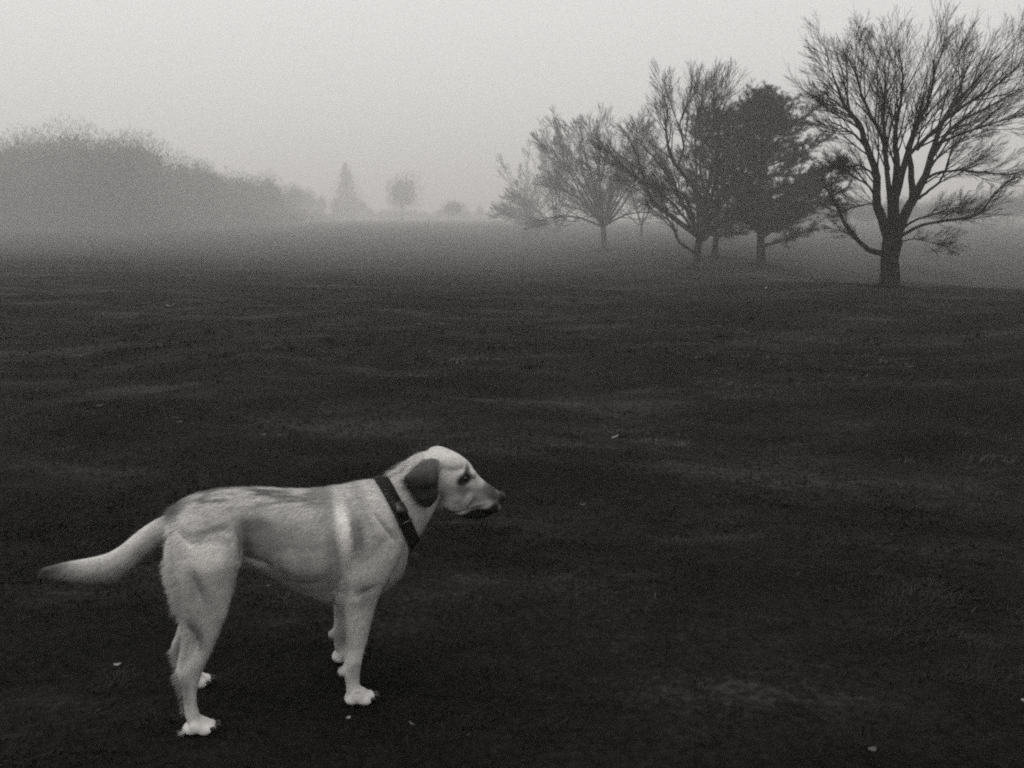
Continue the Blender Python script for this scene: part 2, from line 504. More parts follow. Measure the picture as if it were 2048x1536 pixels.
limbsA = [
    ([(1772, 509), (1745, 502), (1725, 490), (1700, 462), (1686, 440), (1676, 418), (1664, 396), (1650, 372)], 0.105, 0.03, 0.7, 0.9),
    ([(1778, 480), (1764, 440), (1753, 400), (1754, 352), (1741, 315), (1729, 272), (1722, 236), (1706, 205), (1690, 178), (1678, 140), (1668, 104), (1664, 86)], 0.17, 0.018, -1.0, 2.2),
    ([(1784, 470), (1779, 400), (1774, 350), (1770, 300), (1767, 240), (1766, 190), (1771, 150), (1769, 90), (1764, 55)], 0.11, 0.016, 2.2, 2.4),
    ([(1788, 465), (1790, 400), (1792, 360), (1793, 320), (1790, 280), (1792, 230), (1800, 180), (1806, 120), (1802, 60)], 0.16, 0.016, -2.0, 2.4),
    ([(1793, 395), (1807, 345), (1816, 312), (1830, 298), (1850, 270), (1870, 250), (1890, 220), (1908, 175), (1925, 110), (1930, 60)], 0.09, 0.014, 1.6, 2.2),
    ([(1792, 470), (1812, 426), (1828, 395), (1840, 371), (1853, 345), (1862, 311), (1870, 280), (1880, 236), (1896, 195), (1916, 158), (1946, 120), (1970, 80), (1992, 42)], 0.18, 0.018, 0.6, 2.6),
    ([(1825, 400), (1822, 340), (1816, 300), (1826, 260), (1846, 196), (1860, 150), (1868, 100), (1866, 50)], 0.11, 0.015, -1.8, 2.4),
    ([(1861, 315), (1880, 285), (1896, 250), (1920, 222), (1950, 200), (1990, 170), (2040, 132), (2075, 105)], 0.085, 0.014, 1.4, 2.4),
    ([(1836, 398), (1860, 379), (1880, 362), (1891, 340), (1898, 316), (1912, 285), (1935, 262)], 0.05, 0.014, -1.0, 1.4),
    ([(1797, 475), (1820, 461), (1846, 450), (1880, 443), (1930, 436), (1956, 428), (1971, 414), (1986, 390), (2010, 368), (2040, 352)], 0.062, 0.014, -0.6, 1.2),
    ([(1798, 462), (1830, 441), (1860, 431), (1890, 420), (1916, 416), (1940, 420)], 0.045, 0.012, 1.2, 1.2),
    ([(1850, 357), (1880, 345), (1920, 341), (1960, 344), (2012, 349), (2050, 342)], 0.05, 0.012, -1.4, 1.3),
    ([(1872, 285), (1920, 256), (1970, 232), (2040, 204), (2080, 190)], 0.05, 0.012, -0.9, 1.6),
    ([(1757, 404), (1740, 376), (1720, 360), (1700, 350), (1676, 345)], 0.045, 0.012, 1.3, 1.2),
    ([(1753, 362), (1736, 340), (1716, 331), (1694, 335), (1670, 326)], 0.04, 0.012, -1.2, 1.2),
    ([(1735, 300), (1712, 262), (1690, 240), (1664, 222), (1645, 210)], 0.05, 0.012, 1.2, 1.1),
    ([(1724, 250), (1700, 200), (1676, 172), (1656, 150), (1644, 138)], 0.045, 0.012, -1.0, 1.0),
    ([(1776, 340), (1765, 270), (1740, 200), (1722, 140), (1712, 80), (1708, 50)], 0.07, 0.014, -2.4, 2.0),
    ([(1832, 300), (1880, 230), (1935, 170), (1975, 140), (2020, 90), (2040, 60)], 0.07, 0.014, -2.2, 2.2),
    ([(1797, 488), (1822, 478), (1850, 482), (1880, 490), (1900, 496)], 0.022, 0.008, 0.8, 0.8),
    ([(1768, 420), (1745, 408), (1715, 412), (1690, 420)], 0.035, 0.012, 0.5, 1.0),
]
for px_list, r0, r1, dy, L in limbsA:
    own = Tubes(8)
    gA.limb(ptsdepth(px_list, YA, dy * 0.8, 0.72), r0 * 0.75, r1 * 0.6, 20, own, L * 0.86, 0.012)
    own.build('limb', m_bark, treeA)
gA.branches.build('branches', m_bark, treeA)['kind'] = 'stuff'
gA.twigs.build('crown', m_twig, treeA)['kind'] = 'stuff'

def bare_tree(px, y, fork_row, r0, limbs, label, seed, counts=(0, 8, 6, 5), L=2.6, lean=0, rmin=0.007, auto=0, crown=None, up=0.06, group=None, out=0.12, cap=None):
    """A bare tree at depth y: given limbs in photograph pixels (each with its own change of depth), more grown by themselves."""
    base = at(px, 500, y); base.z = gz(base.x, base.y) - 0.08
    root = empty('bare_tree', base, label, 'tree', group)
    top = at(px + lean, fork_row, y)
    trunk_mesh([base, base.lerp(top, 0.35) + Vector((0.04, 0, 0)), base.lerp(top, 0.7), top], [r0, r0 * 0.9, r0 * 0.88, r0 * 0.8], 0.3, 12, seed).build('trunk', m_bark, root)
    g = Grower(seed, top, up=up, out=out, wig=0.10, levels=4, counts=counts, ratio=(0, 0.75, 0.62, 0.58), rmin=rmin, spread=(14, 46), start=0.25)
    for px_list, ra, rb, dy in limbs:
        own = Tubes(7)
        g.limb(ptsdepth(px_list, y, dy, 0.70), ra, rb, 14, own, L, 0.03)
        own.build('limb', m_bark, root)
    r = random.Random(seed + 1)
    if crown:
        cx, cw, ctop, cbot = crown                        # middle, half width, top row, bottom row
        for k in range(auto):
            a = 2 * math.pi * (k + r.uniform(-0.3, 0.3)) / auto
            e = r.uniform(0.0, 1.0)
            sx = cx + cw * 0.85 * math.cos(a) * math.sqrt(1 - (0.75 * e) ** 2)
            row = cbot + (ctop - cbot) * (0.15 + 0.68 * e)
            dep = math.sin(a) * cw * 0.8 * y / FPX
            st = top.lerp(base, r.uniform(-0.02, 0.10))
            end = at(sx, row, y) ; end.y += dep
            mid = st.lerp(end, 0.45) + Vector((r.uniform(-.25, .25), r.uniform(-.25, .25), 0.10 * (end - st).length))
            own = Tubes(6)
            g.limb([st, mid, end], r0 * 0.42, 0.03, 12, own, L, 0.05)
            own.build('limb', m_bark, root)
    g.branches.build('branches', m_bark, root)['kind'] = 'stuff'
    g.twigs.build('crown', m_twig, root)['kind'] = 'stuff'
    return root

# --- second bare tree, forked low, in the middle of the group
bare_tree(1390, 46.0, 478, 0.20, [
    ([(1393, 470), (1359, 444), (1316, 415), (1298, 389), (1287, 353), (1276, 317), (1262, 280)], 0.16, 0.03, -1.0),
    ([(1388, 505), (1360, 484), (1345, 454), (1327, 418), (1322, 390)], 0.09, 0.03, 1.0),
    ([(1398, 485), (1413, 447), (1410, 407), (1419, 360), (1428, 317), (1448, 275), (1466, 235), (1480, 200)], 0.19, 0.03, 0.8),
    ([(1410, 405), (1377, 361), (1352, 331), (1338, 302), (1334, 263), (1332, 226), (1336, 183), (1327, 145)], 0.12, 0.025, -1.2),
    ([(1356, 335), (1367, 288), (1359, 226), (1374, 172), (1386, 143)], 0.07, 0.022, 1.4),
    ([(1410, 420), (1450, 383), (1486, 353), (1520, 315), (1545, 280)], 0.12, 0.03, -1.5),
    ([(1398, 490), (1430, 462), (1462, 446), (1490, 425)], 0.08, 0.025, 1.5),
    ([(1420, 350), (1440, 290), (1432, 230), (1428, 180), (1436, 142)], 0.08, 0.022, -1.8),
    ([(1412, 400), (1400, 330), (1405, 270), (1395, 210), (1408, 165)], 0.08, 0.022, 2.2),
    ([(1290, 370), (1262, 345), (1240, 330), (1222, 330)], 0.06, 0.02, 0.8),
    ], 'low forked bare tree whose two left limbs reach far out, middle of the group', 52, (0, 13, 9, 7), 3.1, 8, 0.0088, 9, (1392, 150, 150, 470))

# --- third bare tree further into the fog, straight trunk
bare_tree(1207, 104.0, 452, 0.36, [
    ([(1205, 455), (1202, 400), (1198, 340), (1200, 300), (1194, 265)], 0.2, 0.04, 0.5),
    ([(1203, 452), (1180, 415), (1155, 375), (1130, 320), (1118, 270)], 0.16, 0.04, -1.0),
    ([(1210, 452), (1238, 420), (1262, 380), (1285, 330), (1300, 270)], 0.16, 0.04, 1.0),
    ], 'bare tree with single straight trunk, half lost in fog left of the forked tree', 63, (0, 13, 9, 7), 6.0, 0, 0.021, 14, (1208, 140, 190, 480))

# --- faint trees behind
bare_tree(1112, 195.0, 466, 0.34, [], 'faintest bare tree at the left end of the tree group', 74, (0, 12, 8, 6), 7.2, 0, 0.034, 15, (1114, 122, 205, 488))
bare_tree(1283, 140.0, 452, 0.24, [], 'faint bare tree in fog behind the gap between the two forked trunks', 75, (0, 12, 8, 6), 5.5, 0, 0.024, 9, (1275, 75, 270, 455))
bare_tree(1052, 275.0, 462, 0.38, [], 'small ghostly bare tree furthest left behind the group', 76, (0, 12, 7, 6), 7.4, 0, 0.045, 12, (1060, 88, 262, 482))

# --- pines
def pine(px, y, path, r0, boughs, label, seed, tufts, leaf=(0.16, 0.011)):
    base = at(px, 500, y); base.z = gz(base.x, base.y) - 0.08
    root = empty('pine_tree', base, label, 'tree')
    P = [base] + [at(a, b, y) for a, b in path]
    trunk_mesh(P, [r0, r0 * 0.9, r0 * 0.7, r0 * 0.5, r0 * 0.15], 0.25, 10, seed).build('trunk', m_bark, root)
    r = random.Random(seed)
    tw = Tubes(4)
    ends = []
    spine = spline(P, 60)
    for (ax, ay, bx, by, dy, rad) in boughs:
        s = at(ax, ay, y); e = at(bx, by, y); e.y += dy
        L = (e - s).length
        mid = s.lerp(e, 0.5) + Vector((0, 0, -0.04 * L))
        bp_ = spline([s, mid, e], 10)
        own = Tubes(6)
        own.add(bp_, [rad * (1 - 0.85 * i / 9) + 0.008 for i in range(10)])
        own.build('bough', m_bark, root)
        for k in range(int(8 + L * 7)):
            f = r.uniform(0.25, 1.0)
            x = min(f * 9, 8.999); i = int(x)
            p = bp_[i].lerp(bp_[i + 1], x - i)
            d = deviate((bp_[i + 1] - bp_[i]).normalized(), math.radians(r.uniform(25, 75)), r)
            d.z = d.z * 0.6 + 0.2
            l = r.uniform(0.3, 1.25) * (1.1 - 0.45 * f)
            q = [p, p + d * l * 0.5 + Vector((0, 0, -0.02)), p + d * l + Vector((0, 0, r.uniform(-0.08, 0.10)))]
            tw.add(q, [0.012, 0.008, 0.005])
            for t in (0.3, 0.45, 0.6, 0.75, 0.9, 1.0):
                ends.append((p.lerp(q[2], t), d))
        for t in (0.7, 0.85, 1.0):
            ends.append((bp_[int(t * 9)], (bp_[-1] - bp_[-2]).normalized()))
    tw.build('branches', m_bark, root)['kind'] = 'stuff'
    V, n = [], 0
    for p, d in ends:
        for k in range(tufts):
            c = p + rand_unit(r) * 0.07
            v = (d * 0.5 + rand_unit(r) + Vector((0, 0, 0.35))).normalized() * leaf[0] * r.uniform(0.7, 1.4)
            w = v.cross(rand_unit(r)).normalized() * leaf[1]
            V += [c - w, c + w, c + v]
    V = np.asarray([tuple(a) for a in V])
    F = np.arange(len(V)).reshape(-1, 3)
    mesh_object('crown', V, F, m_needle, root)['kind'] = 'stuff'
    print('pine', label[:20], len(F))
    return root

rp = random.Random(91)
boughsB = []
outline = [  # row, left edge, right edge of the near pine's crown
    (192, 1506, 1546), (204, 1500, 1566), (214, 1494, 1590), (226, 1488, 1610), (236, 1480, 1628), (258, 1470, 1648), (284, 1462, 1676), (312, 1456, 1696), (340, 1452, 1699), (362, 1456, 1697),
    (384, 1464, 1688), (404, 1474, 1666), (424, 1490, 1640), (440, 1506, 1610)]
axis = [(533, 1525), (500, 1521), (478, 1521), (440, 1518), (380, 1520), (300, 1525), (220, 1522), (168, 1518)]
def axis_x(row): return float(np.interp(row, [a[0] for a in axis][::-1], [a[1] for a in axis][::-1]))
for row, xl, xr in outline:
    sr = min(row + 46, 478)
    ax = axis_x(sr)
    for k in range(7):
        a = 2 * math.pi * (k + rp.uniform(-0.3, 0.3)) / 7
        half = (xr - ax) if math.cos(a) > 0 else (ax - xl)
        ln = rp.uniform(0.62, 1.05)
        boughsB.append((ax, sr + rp.uniform(-8, 8), ax + math.cos(a) * half * ln, row + rp.uniform(-26, 22), math.sin(a) * 0.5 * (xr - xl) * 48 / FPX * 0.8 * ln, 0.05 if row < 330 else 0.07))
boughsB += [(1526, 492, 1626, 452, -0.4, 0.09), (1526, 490, 1604, 470, 0.5, 0.07), (1522, 470, 1690, 372, -0.6, 0.10), (1520, 440, 1694, 350, 0.6, 0.09), (1520, 420, 1680, 318, -0.3, 0.08), (1521, 400, 1668, 408, -1.0, 0.07)]
pine(1525, 50.0, [(1521, 500), (1521, 478), (1518, 440), (1520, 380), (1525, 300), (1522, 230), (1520, 188)], 0.23, boughsB,
     'dense dark pine with crooked bare trunk, standing just left of the tallest tree', 92, 11)
boughsD = []
for row, xl, xr in [(212, 1396, 1496), (228, 1380, 1502), (246, 1370, 1506), (266, 1362, 1508), (288, 1356, 1510), (312, 1352, 1510), (336, 1350, 1512), (360, 1352, 1512), (384, 1358, 1514), (408, 1368, 1512), (432, 1384, 1508), (455, 1402, 1500)]:
    for k in range(6):
        a = 2 * math.pi * (k + rp.uniform(-0.3, 0.3)) / 6
        half = (xr - 1435) if math.cos(a) > 0 else (1435 - xl)
        ln = rp.uniform(0.6, 1.05)
        boughsD.append((1433, min(row + 34, 474), 1433 + math.cos(a) * half * ln, row + rp.uniform(-8, 14), math.sin(a) * 0.5 * (xr - xl) * 54 / FPX * ln, 0.05))
pine(1430, 56.0, [(1430, 495), (1432, 470), (1434, 400), (1436, 300), (1440, 222)], 0.20, boughsD,
     'drooping evergreen behind the low forked tree, its trunk close beside', 93, 7, (0.16, 0.010))

# --- the wood across the field, one grey mass, and the single trees beside it
def mass_tree(V, r, base, h, rx, n, size, shape='round', soft=0.62):
    """Leafless or dense far crown: many small twig faces spread through its volume, round a trunk."""
    k = 5
    for i in range(k):                                            # trunk
        a, b2 = 2 * math.pi * i / k, 2 * math.pi * (i + 1) / k
        w = 0.02 * h
        p = [base + Vector((w * math.cos(a), w * math.sin(a), -0.3)), base + Vector((w * math.cos(b2), w * math.sin(b2), -0.3)), base + Vector((0, 0, h * 0.7))]
        V.extend(p)
    lob = [(rand_unit(r), r.uniform(0.55, 1.0)) for _ in range(7)]
    for _ in range(n):
        d = rand_unit(r)
        rr = r.uniform(0, 1) ** soft
        m = 1.0
        for l, s in lob:
            m = min(m, s + 0.9 * (1 - max(0.0, d.dot(l)))) if d.dot(l) > 0.6 else m
        if shape == 'cone':
            t = r.uniform(0, 1) ** 0.7
            wz = t ** 0.8 * (0.85 + 0.15 * abs(math.sin(t * 13 + d.x)))
            a = r.uniform(0, 2 * math.pi); q = r.uniform(0, 1) ** 0.85
            c = base + Vector((rx * wz * q * math.cos(a), rx * wz * q * math.sin(a), h * (1 - 0.9 * t)))
        else:
            lo = 0.10 if shape == 'round' else 0.02
            c = base + Vector((d.x * rx * rr * m, d.y * rx * rr * m, h * (lo + (1 - lo) * (0.5 + 0.5 * d.z * rr * m))))
        core = (rr < 0.62) if shape != 'cone' else (q < 0.6)
        L = size * (1.5 if core else 2.1) * r.uniform(0.6, 1.3)
        v = (rand_unit(r) + Vector((0, 0, 0.5)) + (Vector((0, 0, 0)) if core else d * 0.8)).normalized() * L
        w = v.cross(rand_unit(r)).normalized() * (L * 0.28 if core else 0.045 * size + 0.012)
        V.extend([c - w, c + w, c + v])

def finish(V, name, label, cat=None, kind=None, parent=None):
    A = np.asarray([tuple(a) for a in V])
    o = mesh_object(name, A, np.arange(len(A)).reshape(-1, 3), m_leafmass, parent)
    return set_props(o, label, cat, None, kind)

rw = random.Random(17)
V = []
prof_x = [-260, -60, 0, 100, 180, 250, 290, 350, 420, 460, 560, 620, 680, 760, 860, 1010]
prof_y = [268, 274, 268, 246, 244, 240, 264, 298, 310, 330, 354, 374, 398, 414, 414, 406]
def wood_depth(x): return 196 + 150 * min(1.0, max(0.0, (x - 250) / 420)) + 260 * min(1.0, max(0.0, (x - 560) / 160))
x = -240
while x < 1010:
    for lay in range(2):
        y = wood_depth(x) + 24 * lay + rw.uniform(-10, 10)
        xx = x + rw.uniform(-16, 16)
        row = float(np.interp(xx, prof_x, prof_y)) + rw.choice((rw.uniform(-16, 10), rw.uniform(0, 30), rw.uniform(20, 60))) + 4 * lay
        b0 = at(xx, 446, y); b0.z = gz(b0.x, b0.y)
        h = max(5.0, at(xx, row, y).z - b0.z)
        mass_tree(V, rw, b0, h, max(3.6, h * rw.uniform(0.30, 0.46)), 3400 if h > 12 else 1100, 0.66)
    for q in range(3):                                            # low brambles close the foot of the wood
        y = wood_depth(x) - 8 + rw.uniform(-3, 6); xx = x + q * 10 + rw.uniform(-6, 6)
        b0 = at(xx, 446, y); b0.z = gz(b0.x, b0.y) - 0.5
        mass_tree(V, rw, b0, rw.uniform(2.2, 4.2), rw.uniform(3.0, 5.0), 500, 0.55)
    for q in range(3):                                            # scrub along the wood's foot
        y = wood_depth(x) - 6 + rw.uniform(-4, 20); xx = x + rw.uniform(-20, 20)
        b0 = at(xx, 446, y); b0.z = gz(b0.x, b0.y)
        mass_tree(V, rw, b0, rw.uniform(4.0, 12.0) * (1.0 if x < 560 else 0.6), rw.uniform(4.5, 7.0), 800, 0.62)
    x += 31
finish(V, 'distant_wood', 'grey mass of a distant wood fading into fog at left', kind='stuff')
V = []
x = 1440
while x < 2400:
    for q in range(2):
        y = 205 + rw.uniform(-15, 25); xx = x + rw.uniform(-20, 20)
        b0 = at(xx, 446, y); b0.z = gz(b0.x, b0.y)
        h = at(xx, float(np.interp(xx, [1440, 1700, 1850, 2048, 2300], [418, 400, 392, 372, 340])) + rw.uniform(-6, 14), y).z - b0.z
        mass_tree(V, rw, b0, max(3.5, h), rw.uniform(3.5, 6.5), 1200, 0.5)
    x += 34
finish(V, 'far_wood', 'low far belt of trees lost in fog behind the tallest tree', kind='stuff')

def lone(px, y, row, rx, label, shape, n, name, size=1.1):
    b0 = at(px, 446, y); b0.z = gz(b0.x, b0.y)
    root = empty(name, b0, label, 'tree')
    h = at(px, row, y).z - b0.z
    t = Tubes(7); t.add([b0 + Vector((0, 0, -0.2)), b0 + Vector((0.05, 0, h * 0.4)), b0 + Vector((0, 0, h * 0.8))], [0.013 * h, 0.010 * h, 0.004 * h]); t.build('trunk', m_bark, root)
    V = []
    mass_tree(V, rw, b0, h, rx, n, size, shape, 0.62)
    A = np.asarray([tuple(a) for a in V[15:]])
    mesh_object('crown', A, np.arange(len(A)).reshape(-1, 3), m_leafmass, root)['kind'] = 'stuff'
lone(695, 520, 324, 16.0, 'pointed conifer standing alone in fog just right of the distant wood', 'cone', 4200, 'conifer_tree', 0.9)
lone(805, 450, 334, 12.5, 'broad round topped tree standing alone in the fog, mid field', 'high', 4200, 'round_tree', 0.9)
lone(908, 400, 394, 7.5, 'small bushy tree in fog right of the round topped tree', 'round', 2200, 'small_tree', 0.6)
# ------------------------------------------------------------------ the dog
# Built in its own frame: s forward along the spine, w across (minus = the side towards the camera), z up.
DOG_MID = Vector((-0.815, 2.116, 0.0))
DOG_YAW = math.atan2(0.337, 0.941)
FWD = Vector((math.cos(DOG_YAW), math.sin(DOG_YAW), 0))
LAT = Vector((-math.sin(DOG_YAW), math.cos(DOG_YAW), 0))

def on_plane(px, py, w):
    """Point of the dog's fore-and-aft plane, w metres off the middle, measured in the photograph."""
    d = ray(px, py)
    o = DOG_MID + LAT * w
    t = (o - Vector((0, 0, EYE))).dot(LAT) / d.dot(LAT)
    return Vector((0, 0, EYE)) + d * t

def to_pixel(p):
    v = p - Vector((0, 0, EYE))
    zc = v.y * math.cos(PITCH) - v.z * math.sin(PITCH)
    yc = v.y * math.sin(PITCH) + v.z * math.cos(PITCH)
    return 1024 + FPX * v.x / zc, 768 - FPX * yc / zc

class Body:
    def __init__(self): self.V, self.F, self.n = [], [], 0
    def loft(self, rings, k=28, power=2.0, steps=5, egg=0.0):
        """rings: (pixel of one edge, pixel of the other edge, half width across, offset across). Smoothly interpolated."""
        A = np.array([[*on_plane(*r[0], r[3]), *on_plane(*r[1], r[3]), r[2]] for r in rings])
        m = len(A)
        # Catmull-Rom between the rings
        ext = np.vstack([2 * A[0] - A[1], A, 2 * A[-1] - A[-2]])
        out = []
        for i in range(m - 1):
            a, b, c, d = ext[i:i + 4]
            for j in range(steps):
                t = j / steps
                out.append(0.5 * ((2 * b) + (c - a) * t + (2 * a - 5 * b + 4 * c - d) * t * t + (3 * b - a - 3 * c + d) * t ** 3))
        out.append(A[-1])
        out = np.array(out)
        out[:, 6] = np.maximum(out[:, 6], 0.001)
        t = np.arange(k) * 2 * math.pi / k
        ct, st = np.cos(t), np.sin(t)
        ct = np.sign(ct) * np.abs(ct) ** (2 / power); st = np.sign(st) * np.abs(st) ** (2 / power)
        L = np.array(LAT)
        mid = (out[:, 0:3] + out[:, 3:6]) / 2
        half = (out[:, 0:3] - out[:, 3:6]) / 2
        ring = mid[:, None] + ct[None, :, None] * half[:, None] + (st[None, :] * (1 + egg * ct[None, :]) * out[:, 6:7])[..., None] * L
        n = len(out)
        V = np.vstack([ring.reshape(-1, 3), mid[0:1], mid[-1:]])
        f = []
        for i in range(n - 1):
            for j in range(k):
                j2 = (j + 1) % k
                f.append((i * k + j, i * k + j2, (i + 1) * k + j2, (i + 1) * k + j))
        for j in range(k):
            j2 = (j + 1) % k
            f.append((n * k, j2, j)); f.append((n * k + 1, (n - 1) * k + j, (n - 1) * k + j2))
        self.V.append(V); self.F += [tuple(x + self.n for x in q) for q in f]; self.n += len(V)
    def ball(self, c, rs, rw, rz, tilt=0.0):
        """Ellipsoid: radii forward, across, up; tilted in the fore-and-aft plane."""
        nu, nv = 20, 12
        V, f = [], []
        ca, sa = math.cos(tilt), math.sin(tilt)
        for i in range(nv + 1):
            ph = math.pi * i / nv
            for j in range(nu):
                th = 2 * math.pi * j / nu
                x, y, z = rs * math.sin(ph) * math.cos(th), rw * math.sin(ph) * math.sin(th), rz * math.cos(ph)
                x, z = x * ca - z * sa, x * sa + z * ca
                V.append(c + FWD * x + LAT * y + Vector((0, 0, z)))
        for i in range(nv):
            for j in range(nu):
                j2 = (j + 1) % nu
                f.append((i * nu + j, (i + 1) * nu + j, (i + 1) * nu + j2, i * nu + j2))
        self.V.append(np.array([tuple(v) for v in V])); self.F += [tuple(x + self.n for x in q) for q in f]; self.n += len(V)
    def slab(self, outline, w_of, thick):
        """A flap given by a closed outline (pixels); w_of(px, py) is its offset across."""
        P = outline
        m = len(P)
        cx = sum(p[0] for p in P) / m; cy = sum(p[1] for p in P) / m
        V, f = [], []
        layers = []
        for sgn in (-1, 1):
            idx = []
            for sc, th in ((1.0, 0.35), (0.86, 0.9), (0.55, 1.0)):
                row = []
                for x, y in P:
                    xx, yy = cx + (x - cx) * sc, cy + (y - cy) * sc
                    w = w_of(xx, yy)
                    row.append(len(V)); V.append(on_plane(xx, yy, w + sgn * thick * th / 2))
                idx.append(row)
            c = len(V); V.append(on_plane(cx, cy, w_of(cx, cy) + sgn * thick / 2))
            layers.append((idx, c))
        for li, (idx, c) in enumerate(layers):
            for a, b in ((0, 1), (1, 2)):
                for j in range(m):
                    j2 = (j + 1) % m
                    q = (idx[a][j], idx[a][j2], idx[b][j2], idx[b][j])
                    f.append(q if li else q[::-1])
            for j in range(m):
                q = (idx[2][j], idx[2][(j + 1) % m], c)
                f.append(q if li else q[::-1])
        for j in range(m):
            j2 = (j + 1) % m
            f.append((layers[0][0][0][j], layers[0][0][0][j2], layers[1][0][0][j2], layers[1][0][0][j]))
        self.V.append(np.array([tuple(v) for v in V])); self.F += [tuple(x + self.n for x in q) for q in f]; self.n += len(V)

B = Body()
# trunk of the body, rump to breast
B.loft([((340, 1036), (334, 1066), .028, 0), ((352, 1014), (338, 1108), .066, 0), ((385, 996), (368, 1138), .092, 0), ((430, 983), (424, 1150), .092, 0),
        ((480, 978), (482, 1138), .080, 0), ((540, 979), (538, 1152), .092, 0), ((600, 983), (592, 1178), .116, 0), ((650, 980), (645, 1197), .122, 0),
        ((700, 971), (694, 1205), .120, 0), ((745, 963), (750, 1190), .112, 0), ((776, 964), (795, 1158), .094, 0), ((800, 1005), (808, 1128), .066, 0), ((811, 1048), (814, 1098), .03, 0)], 36, 2.15, 5, 0.24)
# neck
B.loft([((700, 974), (788, 1148), .095, 0), ((735, 966), (806, 1116), .086, 0), ((768, 958), (824, 1088), .075, 0), ((796, 938), (845, 1058), .066, 0),
        ((824, 915), (858, 1034), .062, 0), ((850, 903), (872, 1012), .058, 0)], 30, 2.1)
# skull and muzzle
B.loft([((846, 910), (862, 985), .040, 0), ((866, 900), (874, 1002), .060, 0), ((890, 898), (890, 1010), .067, 0), ((914, 906), (905, 1018), .065, 0),
        ((935, 921), (920, 1022), .056, 0), ((946, 936), (934, 1021), .045, 0), ((957, 951), (948, 1021), .0385, 0), ((972, 964), (964, 1022), .0355, 0),
        ((986, 974), (979, 1021), .034, 0), ((997, 982), (990, 1015), .029, 0), ((1004, 989), (998, 1006), .018, 0)], 30, 2.35)
B.loft([((884, 985), (884, 1012), .046, 0), ((906, 1000), (903, 1022), .043, 0), ((926, 1010), (921, 1031), .037, 0), ((946, 1012), (942, 1036), .030, 0),
        ((966, 1012), (962, 1035), .026, 0), ((984, 1009), (980, 1030), .020, 0), ((991, 1008), (990, 1022), .012, 0)], 24, 2.2)
for sg in (-1, 1):
    B.ball(on_plane(905, 985, 0) + LAT * sg * 0.040, 0.045, 0.026, 0.042)                    # cheek
    B.ball(on_plane(931, 939, 0) + LAT * sg * 0.038, 0.020, 0.018, 0.014, -0.5)               # brow
    B.ball(on_plane(973, 1008, 0) + LAT * sg * 0.026, 0.036, 0.013, 0.019, -0.2)              # upper lip
    B.ball(on_plane(890, 917, 0) + LAT * sg * 0.046, 0.040, 0.020, 0.022, -0.3)               # base of the ear
    B.ball(on_plane(718, 1075, 0) + LAT * sg * 0.082, 0.060, 0.045, 0.115, -0.35)             # shoulder blade
    B.ball(on_plane(754, 1112, 0) + LAT * sg * 0.052, 0.036, 0.040, 0.056, 0.3)               # point of the shoulder
    B.ball(on_plane(630, 1080, 0) + LAT * sg * 0.055, 0.120, 0.072, 0.095)                    # ribs
    B.ball(on_plane(400, 1030, 0) + LAT * sg * 0.055, 0.060, 0.045, 0.040, 0.3)               # hip
# ears
EAR = [(884, 921), (864, 915), (846, 920), (829, 936), (809, 953), (817, 971), (833, 989), (843, 1003), (851, 1014), (862, 1013), (873, 1002), (878, 985), (876, 966), (878, 946)]
ear_w = lambda x, y: -(0.058 + 0.020 * min(1.0, max(0.0, (y - 915) / 50.0)) + 0.004 * math.sin(x * 0.09))
n_before = B.n
B.slab(EAR, ear_w, 0.016)
ear_verts = B.V[-1].copy()
B.slab([(x, y + 4) for x, y in EAR], lambda x, y: -ear_w(x, y - 4), 0.016)
far_ear_verts = B.V[-1].copy()
# tail
B.loft([((372, 1000), (352, 1066), .036, 0), ((345, 1021), (343, 1073), .025, 0), ((322, 1034), (324, 1083), .0225, 0), ((298, 1047), (309, 1098), .0215, 0), ((268, 1069), (284, 1117), .0215, -.004),
        ((243, 1090), (262, 1138), .021, -.008), ((213, 1107), (230, 1156), .019, -.012), ((172, 1117), (184, 1160), .016, -.018), ((135, 1123), (142, 1156), .012, -.022), ((104, 1130), (108, 1150), .007, -.026), ((82, 1136), (83, 1143), .003, -.03)], 20)
# near hind leg
B.loft([((356, 1030), (466, 1026), .040, -.05), ((338, 1068), (482, 1075), .052, -.070), ((328, 1106), (486, 1110), .056, -.080), ((331, 1142), (476, 1148), .053, -.086),
        ((342, 1184), (464, 1192), .046, -.092), ((358, 1222), (452, 1228), .036, -.097), ((376, 1248), (443, 1256), .030, -.100), ((392, 1276), (431, 1282), .025, -.103),
        ((384, 1306), (417, 1312), .022, -.106), ((364, 1332), (407, 1334), .021, -.108), ((355, 1352), (402, 1353), .020, -.110), ((361, 1374), (395, 1376), .017, -.112),
        ((366, 1402), (393, 1404), .017, -.115), ((369, 1426), (398, 1424), .020, -.118), ((376, 1446), (404, 1438), .022, -.120)], 26, 2.2)
B.loft([((350, 1205), (392, 1215), .026, -.094), ((361, 1245), (386, 1250), .014, -.098), ((362, 1285), (379, 1288), .0085, -.103), ((357, 1318), (374, 1320), .0085, -.107), ((352, 1340), (372, 1346), .013, -.109), ((357, 1358), (374, 1362), .012, -.11)], 16)
B.loft([((368, 1240), (425, 1246), .014, -.099), ((368, 1285), (415, 1290), .008, -.103), ((362, 1325), (400, 1328), .010, -.107)], 16)
